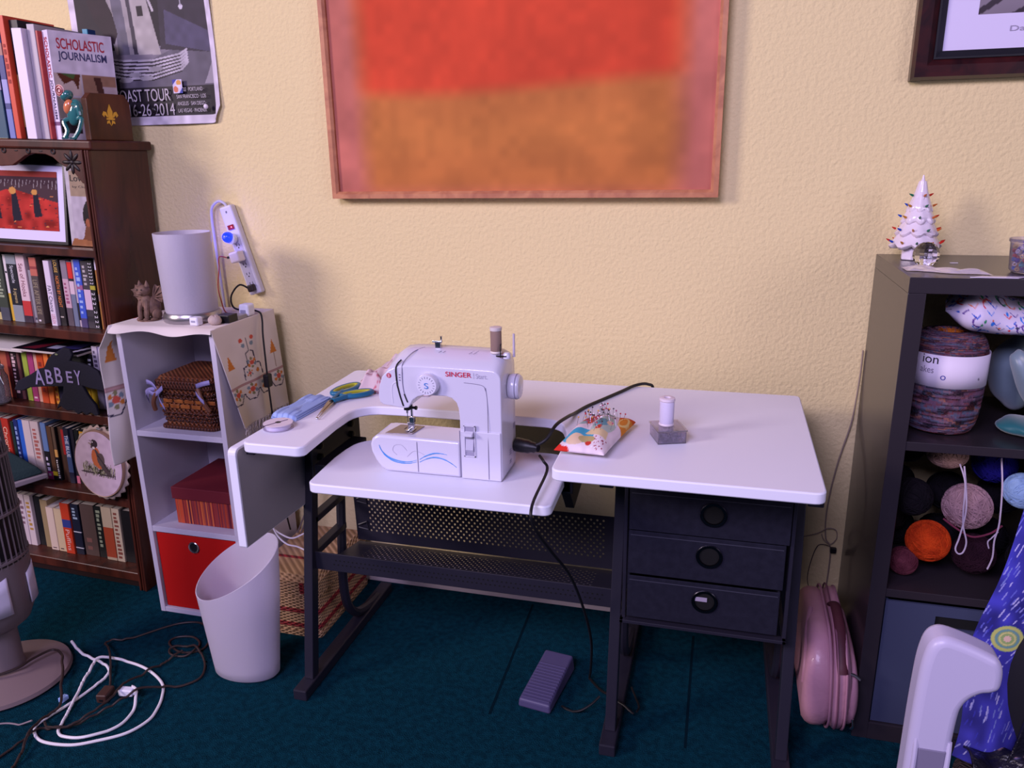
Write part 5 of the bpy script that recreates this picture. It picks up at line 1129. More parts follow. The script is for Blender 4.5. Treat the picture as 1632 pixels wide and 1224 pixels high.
# printed waves on the front of the bed
yb = YF-.0034
for pts in ([(-.705, yb, .752), (-.697, yb, .736), (-.680, yb, .724), (-.655, yb, .718), (-.634, yb, .719), (-.6185, yb, .724)], [(-.704, yb, .747), (-.694, yb, .731), (-.676, yb, .719), (-.655, yb, .7145), (-.634, yb, .7155), (-.6185, yb, .720)],
            [(-.6115, yb, .726), (-.596, yb, .736), (-.578, yb, .743), (-.562, yb, .744), (-.548, yb, .742)], [(-.6115, yb, .720), (-.595, yb, .729), (-.577, yb, .734), (-.558, yb, .732), (-.540, yb, .724), (-.527, yb, .715)]):
    B().tube(cr(pts, 6), [.0007, .0012, .0015, .0013, .0009, .0005], 5).out('printed_wave', BL_, sm)
seam([(-.640, yb, .744), (-.652, yb, .756), (-.668, yb, .754), (-.673, yb, .742), (-.664, yb, .732)], .0004, GY, 'printed_wave'); seam([(-.640, yb, .730), (-.622, yb, .745), (-.600, yb, .738)], .0004, GY, 'printed_wave')
# needle parts
pl_ = B().prism([(-.695, -.636), (-.634, -.630), (-.626, -.577), (-.683, -.577)], 'z', .7745, .7762).out('needle_plate', M('plate_steel', (150, 138, 134), .35, .7), sm, bevel=.0004)
for k in range(4): B().box(-.663+.005*k, -.6615+.005*k, -.606, -.592, .7762, .7767).out('feed_dog', BPL, pl_)
NX, NY = -.650, -.606
B().tube([(NX+.006, NY+.004, .846), (NX+.006, NY+.004, .798)], .0026, 10).out('presser_bar', CHR, sm); B().tube([(NX-.003, NY, .846), (NX-.003, NY, .815)], .0024, 10).out('needle_bar', CHR, sm)
B().tube([(NX-.003, NY, .816), (NX-.003, NY, .782)], .0009, 6).out('needle', CHR, sm)
bb = B(); bb.box(NX-.009, NX+.004, NY-.005, NY+.004, .822, .832); bb.out('needle_clamp', BPL, sm, bevel=.001); B().lathe([(.003, 0), (.003, .012), (.0045, .012), (.0045, .016)], (NX+.004, NY, .828), 12, 'x').out('clamp_screw', BPL, sm, smooth=1)
B().box(NX+.001, NX+.012, NY-.002, NY+.009, .792, .806).out('foot_holder', CHR, sm, bevel=.001)
B().box(NX-.004, NX+.003, NY-.016, NY+.010, .7772, .7795).out('presser_foot', CHR, sm, bevel=.0008); B().box(NX+.006, NX+.013, NY-.016, NY+.010, .7772, .7795).out('presser_foot', CHR, sm, bevel=.0008); B().box(NX-.003, NX+.012, NY-.002, NY+.006, .779, .793).out('foot_shank', CHR, sm, bevel=.001)
# top fittings
tz = .9585
B().box(-.588, -.575, -.590, -.578, tz, .975).out('bobbin_tension', CHR, sm, bevel=.002); B().box(-.592, -.570, -.594, -.586, .974, .978).out('tension_plate', CHR, sm, bevel=.001); B().lathe([(.002, 0), (.002, .010), (.004, .011)], (-.574, -.586, .976), 10).out('tension_knob', CHR, sm, smooth=1)
B().tube([(-.449, -.595, tz), (-.449, -.595, 1.012)], .0022, 8).out('spool_pin', MW, sm); B().tube([(-.412, -.590, tz-.008), (-.412, -.590, 1.000)], [.0028, .0024], 10).out('spool_pin', M('pin_plastic', (190, 180, 196), .4), sm, smooth=1)
B().lathe([(.008, 0), (.008, .008), (.005, .012), (.0, .012)], (-.4235, -.604, tz-.008), 18).out('bobbin_winder', MW, sm, smooth=1); B().box(-.445, -.422, -.612, -.609, tz-.004, tz-.0015).out('winder_slot', BPL, sm)
B().tube([(-.4365, -.606, .944), (-.4365, -.608, .972), (-.436, -.603, .980)], .0012, 6, sm=3).out('thread_hook', BPL, sm)
for x in (-.565, -.556, -.498, -.488): B().tube([(x, -.592, tz+.001), (x-.006, -.612, tz-.001)], .0004, 4).out('top_mark', ML, sm)
for z in (.780, .725): B().box(-.4253, -.4246, -.560, -.545, z, z+.012).out('side_vent', ML, sm)
for z in (.740, .735, .730, .715, .710): B().box(-.4252, -.4246, -.592, -.578, z, z+.0016).out('side_print', ML, sm)
# spool on the machine
t = T('thread_spool', 'tan thread spool on the pin on top of the sewing machine', 'thread spool', (-.449, -.595, tz))
B().lathe([(.0125, .0005), (.0125, .003), (.010, .006)], (-.449, -.595, tz), 28).out('lower_rim', M('spool_cream', (210, 200, 196), .5), t, smooth=1)
B().lathe([(.0110, .004), (.0118, .006), (.0118, .046), (.0110, .049)], (-.449, -.595, tz), 28).out('thread', M('tan_thread', (150, 124, 112), .8, weave=(50, 5200, 1, .6, .0006, (116, 94, 84))), t, smooth=1)
B().lathe([(.0122, .048), (.0128, .050), (.0128, .055), (.009, .056), (.0, .056)], (-.449, -.595, tz), 28).out('upper_rim', M('spool_cream', (210, 200, 196), .5), t, smooth=1)
# power lead
t = T('machine_power_cord', 'black lead from the sewing machine plug over the desk top and back edge', 'cord', (-.35, -.4, .77))
B().tube([(-.4195, -.556, .742), (-.405, -.560, .742), (-.382, -.565, .742), (-.366, -.570, .742)], [.016, .016, .015, .012, .008], 10, sm=3).out('plug', BPL, t, smooth=1)
B().tube([(-.372, -.568, .748), (-.350, -.560, .762), (-.335, -.530, .785), (-.322, -.46, .782), (-.318, -.40, .7705), (-.300, -.34, .7695), (-.270, -.275, .7695), (-.235, -.20, .7695), (-.205, -.140, .7705), (-.175, -.120, .7695), (-.160, -.112, .745), (-.158, -.10, .60), (-.15, -.08, .3)], .0040, 8, sm=6).out('cable', KCAB, t, smooth=1)
t = T('foot_pedal', 'slate-grey ridged sewing machine foot pedal on the carpet beside the desk leg', 'foot pedal', (-.388, -.405, 0), None, (0, 0, math.radians(-8)))
PM_ = M('pedal_grey', (74, 68, 104), .5)
B().add([(-.042, -.098, .002), (.046, -.098, .002), (.046, .098, .002), (-.042, .098, .002), (-.040, -.096, .026), (.044, -.096, .026), (.042, .094, .048), (-.038, .094, .048)], [(3, 2, 1, 0), (4, 5, 6, 7), (0, 1, 5, 4), (1, 2, 6, 5), (2, 3, 7, 6), (3, 0, 4, 7)]).out('body', PM_, t, bevel=.006, seg=3)
for k in range(13):
    y = -.085+.0105*k; z = .0265+(y+.096)/.19*.022
    B().box(-.036, .040, y-.002, y+.002, z-.002, z+.0016).out('tread_ridge', PM_, t, bevel=.0008)
t['label'] = 'slate-grey ridged sewing machine foot pedal on the carpet beside the desk leg'
for k in range(60): LAID.append((-.198, -.60+.009*k, .012, .019, None))
t2 = T('pedal_cord', 'thin black cord dropping from the machine plug to the foot pedal', 'cord', (-.28, -.5, 0))
B().tube([(-.360, -.584, .731), (-.347, -.605, .728), (-.337, -.615, .71), (-.329, -.775, .655) if 0 else (-.333, -.765, .70), (-.327, -.775, .66), (-.305, -.72, .58), (-.285, -.62, .47), (-.268, -.54, .34), (-.262, -.46, .20), (-.275, -.38, .06), (-.283, -.350, .012)], .0032, 8, sm=6).out('cable', KCAB, t2, smooth=1)
B().tube(lay([(-.283, -.350), (-.262, -.385), (-.238, -.42), (-.205, -.45), (-.165, -.475), (-.150, -.485)], .0032), .0032, 8).out('cable', KCAB, t2, smooth=1)
B().tube(lay([(-.334, -.470), (-.315, -.480), (-.285, -.484), (-.258, -.470), (-.240, -.450)], .0030), .0030, 8).out('cable', KCAB, t2, smooth=1)
B().tube(lay([(-.143, -.485), (-.140, -.46), (-.150, -.425), (-.162, -.40), (-.166, -.39)], .0028), .0028, 8).out('cable', KCAB, t2, smooth=1)

# ------------------------------------------------------------ things on the desk
ZD = .7655
t = T('ribbon_spool', 'flat white spool of ribbon with a dark hub on the left desk corner', 'ribbon spool', (-.962, -.632, ZD))
SPW = M('spool_white', (216, 204, 214), .5)
B().lathe([(.0, 0), (.034, 0), (.034, .0012), (0, .0012)], (-.962, -.632, ZD), 40).out('lower_flange', M('clear_flange', (206, 196, 220), .2, trans=.5), t, smooth=1)
B().lathe([(.0, .0012), (.0285, .0012), (.029, .012), (0, .012)], (-.962, -.632, ZD), 40).out('ribbon', M('satin', (196, 188, 216), .25, sheen=.4), t, smooth=1)
B().lathe([(.0, .012), (.033, .012), (.033, .0134), (0, .0134)], (-.962, -.632, ZD), 40).out('upper_flange', SPW, t, smooth=1)
B().lathe([(0, .0134), (.0065, .0134), (.0065, .0139), (0, .0139)], (-.962, -.632, ZD), 24).out('hub_hole', BPL, t)
B().box(-.034, .034, -.0016, .0016, .0135, .0138).tf(Matrix.Translation((-.966, -.640, ZD)) @ Matrix.Rotation(math.radians(62), 4, 'Z')).out('printed_stripe', M('stripe_purple', (66, 40, 90), .5), t)
P_ = Paint(60, 24, (150, 172, 218)); P_.noise(.08, 20)
for k in range(5): P_.rect(0, .05+k*.2, 1, .11+k*.2, (120, 140, 196))
def bt(u, v):
    a = Vector((-1.018, -.578, 0)); du = Vector((.010, .165, 0)); dv = Vector((.072, -.006, 0)); p = a+du*u+dv*v
    return (p.x-.004*math.sin(u*3), p.y, ZD+.013+.0025*math.sin(u*9)+.002*math.sin(v*14)-.011*(abs(v*2-1)**6)-.008*max(0, abs(u*2-1)-.93)/.07)
t = T('eyelet_trim', 'folded strip of pale blue embroidered trim by the left desk edge', 'trim', (-.98, -.5, ZD))
P_.on('top_fold', bt, t, M('blue_trim', rough=.8, vc=True, bump=(500, .8, .001)), solid=.0)
bb = B()
for k in range(3):
    a = rrect(-1.016+.002*k, -.944-.002*k, -.580+.003*k, -.415-.003*k, .008, 3); bb = B().prism([(x+(y+.58)*.06, y) for x, y in a], 'z', ZD+.0003+.004*k, ZD+.0038+.004*k); bb.out('fold', M('blue_trim_plain', (140, 162, 212), .85), t, bevel=.001)
# scissors
t = T('scissors', 'open scissors with blue and yellow handles on the desk beside the trim', 'scissors', (-.91, -.45, ZD), None)
SC_B = M('scissor_blue', (24, 104, 140), .35); SC_Y = M('scissor_yellow', (176, 178, 50), .5); SC_S = M('scissor_steel', (180, 164, 150), .28, .9)
tip = Vector((-.902, -.562, ZD+.004)); piv = Vector((-.928, -.445, ZD+.006)); d1 = (piv-tip).normalized()
for s_, w_ in ((-1, .009), (1, .008)):
    nrm = Vector((-d1.y, d1.x, 0)); tp = tip + nrm*s_*.0015
    B().add([tp, piv+nrm*(w_*s_)-d1*.01, piv+nrm*(w_*.7*s_)+d1*.022, piv-nrm*(.004*s_)+d1*.020, tp+Vector((0, 0, .002)), piv+nrm*(w_*s_)-d1*.01+Vector((0, 0, .002)), piv+nrm*(w_*.7*s_)+d1*.022+Vector((0, 0, .002)), piv-nrm*(.004*s_)+d1*.020+Vector((0, 0, .002))],
            [(0, 1, 2, 3), (4, 7, 6, 5), (0, 4, 5, 1), (1, 5, 6, 2), (2, 6, 7, 3), (3, 7, 4, 0)]).tf(Matrix.Translation((0, 0, .0012*s_))).out('blade', SC_S, t, bevel=.0004)
B().lathe([(.0, .004), (.0045, .004), (.004, .0055), (.0, .006)], tuple(piv), 16).out('pivot_screw', M('dark_nickel', (70, 68, 76), .25, 1), t, smooth=1)
B().ell(tuple(tip), (.004, .004, .003), 10, 6).out('blade_tip', CHR, t, smooth=1)
def handle(c, rx, ry, rot, p0):
    pts = []; yts = []
    for k in range(24):
        a = 2*PI*k/24; v = Vector((rx*math.cos(a), ry*math.sin(a), 0)); v.rotate(Euler((0, 0, rot))); pts.append(Vector(c)+v)
        v2 = Vector(((rx-.005)*math.cos(a), (ry-.005)*math.sin(a), 0)); v2.rotate(Euler((0, 0, rot))); yts.append(Vector(c)+v2+Vector((0, 0, .001)))
    h_ = B().tube(pts, .0065, 10, closed=True).out('handle', SC_B, t, smooth=1)
    B().tube(yts, .0048, 10, closed=True).out('soft_inlay', SC_Y, h_, smooth=1)
    B().tube([p0, (Vector(p0)+Vector(c))/2+Vector((0, 0, .001)), Vector(c)+(Vector(p0)-Vector(c)).normalized()*min(rx, ry)], [.0055, .006, .0065], 10, sm=4).out('shank', SC_B, t, smooth=1)
handle((-.940, -.340, ZD+.008), .020, .048, math.radians(-14), tuple(piv+d1*.005+Vector((0, 0, .002))))
handle((-.893, -.372, ZD+.008), .018, .040, math.radians(-48), tuple(piv+d1*.004+Vector((.006, 0, .002))))
# crumpled fabric behind the machine
P_ = Paint(70, 60, (206, 184, 190)); P_.noise(.08, 9)
for k in range(9): P_.line([(0, k*.11), (.3, k*.11+.03), (.6, k*.11-.01), (1, k*.11+.02)], .008, (150, 110, 120))
for k in range(60): x, y = random.random(), random.random()*.5; P_.line([(x, y), (x+.04, y+.02)], .01, (190, 90, 110))
P_.line([(0, .45), (.3, .62), (.7, .66), (1, .6)], .03, (96, 60, 50))
def fab(u, v):
    e = min(1, min(u, 1-u)*7, min(v, 1-v)*7); e = e*e*(3-2*e)
    x = -.945+.205*u+.012*math.sin(v*7+1); y = -.345+.225*v+.010*math.sin(u*8)
    z = ZD+.002+e*(.026+.014*math.sin(u*9+v*5)+.010*math.sin(v*17-u*4)+.006*math.sin(u*31)+.012*v)
    return (x+.02*(1-v), y, z)
P_.on('striped_fabric', fab, None, M('cotton', rough=.95, vc=True, spec=.1), solid=.001, thing=True); o = D.objects['striped_fabric']; o.name = 'folded_fabric'; tag(o, 'crumpled pink and white striped fabric on the desk behind the sewing machine', 'fabric')
# pincushion with its pins
P_ = Paint(120, 120, (222, 206, 214)); P_.noise(.04, 12)
P_.ell(.28, .66, .16, .16, (206, 66, 40)); P_.poly([(.1, .42), (.42, .58), (.3, .72)], (206, 72, 44)); P_.ell(.2, .52, .08, .07, (150, 176, 176)); P_.ell(.34, .20, .30, .15, (70, 158, 190)); P_.ell(.34, .12, .18, .09, (216, 190, 160)); P_.poly([(0, .05), (.25, .02), (.3, .0), (0, 0)], (206, 50, 40)); P_.poly([(0, .12), (.16, .02), (0, .02)], (206, 50, 40))
P_.ell(.66, .48, .22, .24, (176, 190, 180)); P_.ell(.60, .50, .14, .10, (110, 158, 170)); P_.ell(.62, .38, .06, .05, (190, 70, 50)); P_.ell(.74, .56, .06, .06, (230, 190, 160)); P_.poly([(.45, .24), (.9, .2), (.85, .34), (.5, .34)], (214, 192, 150)); P_.ell(.55, .14, .16, .06, (176, 160, 110)); P_.ell(.62, .08, .06, .03, (190, 60, 50))
P_.poly([(.72, .9), (1, .98), (1, .55), (.85, .62)], (206, 130, 50)); P_.poly([(.6, 1), (1, 1), (1, .9), (.8, .8)], (206, 90, 40)); P_.ring(.9, .75, .08, .12, .18, (220, 190, 120)); P_.ell(.5, .86, .16, .10, (150, 170, 170)); P_.ell(.46, .9, .08, .05, (206, 150, 90))
for k in range(40): P_.ell(random.uniform(.7, .98), random.uniform(.02, .2), .012, .010, random.choice([(150, 60, 80), (230, 220, 225)]))
PC = Matrix.Translation((-.240, -.562, ZD)) @ Matrix.Rotation(math.radians(-4), 4, 'Z')
def pill(s_):
    def f(u, v):
        x, y = u*2-1, v*2-1; e = max(0, (1-x*x)*(1-y*y))**.42
        k = 1-.10*(1-abs(x))*y*y*0-.06*(1-x*x)*abs(y)**3; k2 = 1-.07*(1-y*y)*abs(x)**3
        p = PC @ Vector((x*.052*k2*1.0+.012*y, y*.108*k, .0135+s_*.030*e*(1 if s_ > 0 else .43)+(.004*math.sin(x*6+y*3)*e if s_ > 0 else 0)))
        return tuple(p)
    return f
t = T('pincushion', 'pillow-shaped pincushion in orange and blue print full of pins', 'pincushion', (-.240, -.562, ZD))
CT = M('cotton', rough=.95, vc=True, spec=.1)
P_.on('top_panel', pill(1), t, CT); P_.on('bottom_panel', pill(-1), t, CT)
pins = [None]*6; HC = [((176, 30, 50), 'red'), ((30, 26, 50), 'navy'), ((226, 220, 226), 'white'), ((206, 150, 60), 'yellow'), ((24, 20, 24), 'black'), ((150, 40, 90), 'magenta')]
SPN = M('pin_steel', (170, 166, 176), .25, 1)
for k in range(54):
    q = k % 6
    uu, vv = random.gauss(.50, .18), random.gauss(.58, .18); uu = min(.9, max(.12, uu)); vv = min(.93, max(.3, vv))
    p = Vector(pill(1)(uu, vv)); L_ = random.uniform(.012, .026)
    if pins[q] is None:
        o = T('dress_pin', '%s-headed dress pin stuck in the patterned pincushion' % HC[q][1], 'pin', p, '%s-headed pins in the pincushion' % HC[q][1]); RT[o.name] = True
        B().tube([(0, 0, -.004), (0, 0, .022)], .0004, 5).out('shaft', SPN, o); B().ell((0, 0, .0228), .0019, 10, 7).out('head', M('pin_'+HC[q][1], HC[q][0], .2, coat=.5), o, smooth=1); pins[q] = o
    else: o = dup(pins[q])
    o.location = p; o.rotation_euler = (random.uniform(-.5, .35), random.uniform(-.45, .45), 0); o.scale = (1, 1, .6+L_*20)
    o.scale = (1, 1, 1)
    o.location = p+Vector((0, 0, L_-.022))
# bead box and white spool
t = T('pin_box', 'small clear plastic box of grey pins under the white thread spool', 'box', (-.095, -.510, ZD), None, (0, 0, math.radians(20)))
CP = M('clear_plastic', (226, 220, 236), .12, trans=.92, ior=1.3)
bb = B().box(-.030, .030, -.034, .034, 0, .0015); bb.box(-.030, -.0288, -.034, .034, .0015, .026); bb.box(.0288, .030, -.034, .034, .0015, .026); bb.box(-.0288, .0288, -.034, -.0328, .0015, .026); bb.box(-.0288, .0288, .0328, .034, .0015, .026); bb.out('box_body', CP, t)
B().box(-.0325, .0325, -.0365, .0365, .0262, .0295).out('lid', CP, t, bevel=.001); 
pb = B()
for k in range(150):
    pb.ell((random.uniform(-.026, .026), random.uniform(-.030, .030), .0035+random.random()*.012), .0024, 6, 4)
pb.out('contents', M('pin_heads', (98, 92, 110), .3, .4, noise=(90, (150, 144, 160))), t, smooth=1, kind='stuff')
t = T('thread_spool', 'white thread spool standing on the clear pin box', 'thread spool', (-.099, -.507, ZD+.030))
sx0, sy0, sz0 = -.099, -.507, ZD+.0302
B().lathe([(.0, 0), (.0155, 0), (.0165, .002), (.0155, .005)], (sx0, sy0, sz0), 32).out('lower_rim', SPW, t, smooth=1)
B().lathe([(.0145, .005), (.0152, .008), (.0155, .050), (.0148, .053)], (sx0, sy0, sz0), 32).out('thread', M('white_thread', (214, 208, 230), .8, weave=(50, 5200, 1, .5, .0006, (190, 184, 210))), t, smooth=1)
B().lathe([(.0150, .053), (.0168, .055), (.0165, .060), (.014, .0612), (.0075, .0612), (.0065, .055)], (sx0, sy0, sz0), 32, cap=False).out('upper_rim', SPW, t, smooth=1)
B().lathe([(0, .056), (.0075, .056)], (sx0, sy0, sz0), 20, cap=False).out('core', M('core_grey', (120, 112, 120), .8), t)

# ------------------------------------------------------------ on top of the black shelf
ZK = 1.1070
tx, ty = .426, -.105
t = T('ceramic_tree', 'white ceramic Christmas tree with coloured bulbs on the black shelf', 'christmas tree', (tx, ty, ZK))
CE = M('white_ceramic', (226, 214, 224), .2, coat=.5)
B().prism([(tx-.030, ty-.02), (tx-.012, ty-.032), (tx+.015, ty-.030), (tx+.030, ty-.008), (tx+.026, ty+.022), (tx, ty+.030), (tx-.024, ty+.02)], 'z', ZK, ZK+.030).out('pedestal', CE, t, bevel=.003)
def treefn(h0, h1, r0, r1, ph):
    bb = B(); n = 36; prof = [(0, .35), (.0, .92), (.10, 1.0), (.30, .86), (.6, .66), (.85, .52), (1, .42)]; vs = []
    for (f, rr) in prof:
        for k in range(n):
            a = 2*PI*k/n; lob = .86+.16*abs(math.cos(a*4+ph)); r = (r0*rr if f < 1 else r0*.42)*(lob if rr > .4 else 1)
            dz = -.010*abs(math.cos(a*4+ph))*(1-f)
            vs.append((tx+r*math.cos(a), ty+r*math.sin(a), ZK+h0+(h1-h0)*f+dz))
    fs = [(j*n+k, j*n+(k+1) % n, (j+1)*n+(k+1) % n, (j+1)*n+k) for j in range(len(prof)-1) for k in range(n)]+[list(range(n))[::-1], [(len(prof)-1)*n+k for k in range(n)]]
    bb.add(vs, fs).out('branch_tier', CE, t, smooth=60)
TI = [(.034, .078, .056, 0), (.062, .105, .046, .5), (.090, .130, .037, .1), (.115, .152, .028, .6), (.138, .170, .019, .2)]
for a in TI: treefn(a[0], a[1]+.006, a[2], 0, a[3])
B().lathe([(.012, .155), (.009, .166), (.0035, .180), (.0015, .189), (0, .190)], (tx, ty, ZK), 16).out('tree_top', CE, t, smooth=1)
BC_ = [((206, 50, 40), 'r'), ((40, 80, 190), 'b'), ((220, 150, 50), 'y'), ((40, 120, 90), 'g'), ((206, 110, 50), 'o')]
kk = 0
for h0, h1, r0, ph in TI:
    m_ = max(4, int(r0*210))
    for k in range(m_):
        a = 2*PI*(k+.5*kk)/m_+ph; c, nm = BC_[(k+kk*2) % 5]; kk += 0
        d = Vector((math.cos(a), math.sin(a), .5)).normalized(); p = Vector((tx, ty, ZK+h0+.006))+Vector((math.cos(a), math.sin(a), 0))*r0*.95
        B().tube([p, p+d*.004, p+d*.010], [.0028, .0026, .0008], 6).out('bulb', M('bulb_'+nm, c, .12, trans=.3), t, smooth=1)
    kk += 1
o = B(); bc_ = (.420, -.248, ZK+.0275); o.ell(bc_, .0272, 14, 9)
o.thing('crystal_ball', 'faceted clear crystal ball in front of the ceramic tree', 'crystal ball', M('crystal', (250, 250, 255), .0, trans=1, ior=1.5))
# plastic bag and white strip along the front edge
def bagf(u, v):
    x = .372+.150*u; y = -.315-.045*u+.055*v*(1-.3*u); e = min(1, min(u, 1-u)*8, min(v, 1-v)*6)
    return (x, y+.006*math.sin(u*9), ZK+.001+e*(.003+.0035*abs(math.sin(u*13+v*6))+.002*math.sin(v*17+u*5)))
bb = B().grid(bagf, 50, 16); bb.thing('plastic_bag', 'crinkled clear plastic bag lying at the front edge of the black shelf', 'plastic bag', M('bag_film', (206, 194, 200), .25, trans=.35, coat=.4), smooth=60)
t = T('paper_strip', 'white glossy strip along the front edge of the shelf below the bead tub', 'strip', (.53, -.385, ZK))
B().add([(.498, -.372, ZK+.0095), (.578, -.372, ZK+.0095), (.555, -.397, ZK+.0095), (.470, -.397, ZK+.0095), (.498, -.372, ZK+.0105), (.578, -.372, ZK+.0105), (.555, -.397, ZK+.0105), (.470, -.397, ZK+.0105)], [(0, 1, 2, 3), (4, 7, 6, 5), (0, 4, 5, 1), (1, 5, 6, 2), (2, 6, 7, 3), (3, 7, 4, 0)]).tf(Matrix.Translation((0, 0, -.0088))).out('sheet', M('strip_gloss', (214, 204, 226), .2), t)
B().box(.47, .555, -.3975, -.396, ZK+.0018, ZK+.0024).out('shiny_edge', M('edge_white', (236, 230, 244), .15), t)
B().box(.487, .503, -.176, -.172, ZK+.0005, ZK+.002).thing('paper_scrap', 'tiny pale scrap on the shelf top behind the plastic bag', 'scrap', PAPER)
# tub of beads
ux, uy = .603, -.300
t = T('bead_tub', 'clear plastic tub of coloured pony beads at the right edge', 'tub', (ux, uy, ZK))
B().lathe([(.0, .0), (.032, .0), (.037, .006), (.041, .060), (.0435, .062), (.0435, .068), (.0415, .068), (.0395, .061), (.0355, .007), (.031, .0018), (0, .0018)], (ux, uy, ZK+.0005), 48, cap=False).out('tub_wall', CP, t, smooth=1)
bp = None; cols = [(40, 80, 220), (60, 120, 230), (206, 50, 60), (220, 150, 60), (230, 224, 230), (90, 60, 180), (50, 160, 170), (220, 190, 110)]
nms = ['royal-blue', 'light-blue', 'red', 'orange', 'white', 'purple', 'teal', 'yellow']; bps = {}
for k in range(84):
    q = random.choice([0, 0, 1, 1, 2, 3, 4, 5, 5, 6, 7]); lvl = k//14; a = random.uniform(0, 2*PI); r = math.sqrt(random.random())*(.027 if lvl < 1 else .030)
    if k % 14 < 9: r = .0275+.0009*lvl; a = 2*PI*(k % 14)/9+lvl*.35
    elif k % 14 < 13: r = .014; a = 2*PI*(k % 14-9)/4+lvl
    else: r = 0
    if q not in bps:
        o = B().lathe([(.0022, -.0030), (.0042, -.0026), (.0047, 0), (.0042, .0026), (.0022, .0030), (.0018, 0)], (0, 0, 0), 12, cap=False).out('pony_bead', M('bead_'+nms[q], cols[q], .2, coat=.4), smooth=1)
        tag(o, '%s pony bead inside the clear plastic tub' % nms[q], 'bead', '%s pony beads in the tub' % nms[q]); bps[q] = o
    else: o = dup(bps[q])
    o.location = (ux+r*math.cos(a), uy+r*math.sin(a), ZK+.0075+lvl*.0088); o.rotation_euler = (random.uniform(0, 3), random.uniform(0, 3), 0)

# ------------------------------------------------------------ inside the black shelf
def yarn_ball(name, label, c, r, col, col2, nw=34, group=None, sc=(1, 1, 1)):
    t = T(name, label, 'yarn', (c[0], c[1], c[2]-r*sc[2]), group)
    m = M('yarn_%d_%d_%d' % col, col, .95, noise=(40, col2), bump=(260, .5, .002), spec=.1)
    B().ell(c, (r*.94*sc[0], r*.94*sc[1], r*.94*sc[2]), 24, 16).out('core', m, t, smooth=1)
    wb_ = B()
    for k in range(nw):
        ax = Vector((random.gauss(0, 1), random.gauss(0, 1), random.gauss(0, 1))).normalized(); u = ax.orthogonal().normalized(); w = ax.cross(u); h = random.uniform(-.5, .5)
        rr = math.sqrt(1-h*h)*r*.955; a0 = random.uniform(0, 6); pts = []
        for q in range(30):
            a = a0+2*PI*q/30; v = (u*math.cos(a)+w*math.sin(a))*rr+ax*h*r*.955; pts.append(Vector(c)+Vector((v.x*sc[0], v.y*sc[1], v.z*sc[2])))
        wb_.tube(pts, r*.040, 5, closed=True)
    wb_.out('windings', m, t, smooth=1, kind='stuff')
    return t
# large yarn cake with its band
kx, ky, kz = .480, -.285, .7585
t = T('yarn_cake', 'large barrel-shaped yarn cake in purple, blue and orange with a white band', 'yarn', (kx, ky, kz))
P_ = Paint(260, 150, (92, 66, 84)); P_.noise(.18, 40)
P_.rect(0, 0, 1, .06, (176, 70, 30)); P_.rect(0, .06, 1, .11, (110, 60, 64))
for k in range(420):
    y = random.uniform(.08, .92); x = random.random(); dy = random.choice([-1, 1])*random.uniform(.01, .09); c = random.choice([(78, 80, 100), (104, 58, 66), (112, 86, 98), (66, 52, 66), (134, 86, 76), (84, 90, 110)])
    P_.line([(x-.1, y), (x, y+dy*.5), (x+.12, y+dy)], .0045, c)
P_.rect(0, .88, 1, 1, (186, 104, 40)); 
for k in range(60): x = random.random(); P_.line([(x, .84), (x+.05, .99)], .006, random.choice([(206, 120, 40), (80, 100, 140), (176, 80, 40)]))
prof = cr([(.052, .002, 0), (.064, .006, 0), (.073, .03, 0), (.0775, .08, 0), (.0785, .13, 0), (.077, .170, 0), (.073, .195, 0), (.062, .214, 0), (.042, .221, 0), (.022, .216, 0), (.016, .18, 0)], 6)
def cake(u, v):
    p = prof[min(len(prof)-1, int(v*(len(prof)-1)+.5))]; a = -2*PI*u; j = 1+.006*math.sin(v*300+a*3)
    return (kx+p.x*j*math.cos(a), ky+p.x*j*math.sin(a), kz+p.y)
P_.on('wound_yarn', cake, t, M('yarn_mix', rough=.95, vc=True, bump=(300, .8, .003), spec=.1))
B().lathe([(.0795, .110), (.0800, .140), (.0797, .180)], (kx, ky, kz), 64, cap=False).out('paper_band', M('band_white', (222, 212, 228), .6), t, solid=.0006, smooth=1)
def curved(st, a0, z, w, h, m, par):
    cu = D.curves.new('f', 'FONT'); cu.body = st; to = D.objects.new('f', cu); me = D.meshes.new_from_object(to); D.objects.remove(to)
    a = np.empty(len(me.vertices)*3); me.vertices.foreach_get('co', a); a = a.reshape(-1, 3); mn, mx = a.min(0), a.max(0); R_ = .0806
    o_ = off(par); out = []
    for x, y, _ in a:
        t_ = a0+(x-mn[0])/(mx[0]-mn[0])*w/R_; out += [kx+R_*math.cos(t_)-o_.x, ky+R_*math.sin(t_)-o_.y, z+(y-mn[1])/(mx[1]-mn[1])*h-o_.z]
    me.vertices.foreach_set('co', out); me.materials.clear(); me.materials.append(m); me.update(); me.name = 'band_lettering'; o = D.objects.new('band_lettering', me); COL.objects.link(o); o.parent = par
curved('ion', math.radians(222), kz+.161, .032, .018, M('ink_black', (16, 14, 18), .5), t); curved('akes', math.radians(220), kz+.140, .028, .014, M('ink_soft', (120, 110, 130), .5), t); curved('o', math.radians(250), kz+.128, .010, .010, M('ink_blue', (70, 70, 150), .5), t); curved('6', math.radians(305), kz+.128, .004, .006, M('ink_black', (16, 14, 18), .5), t)
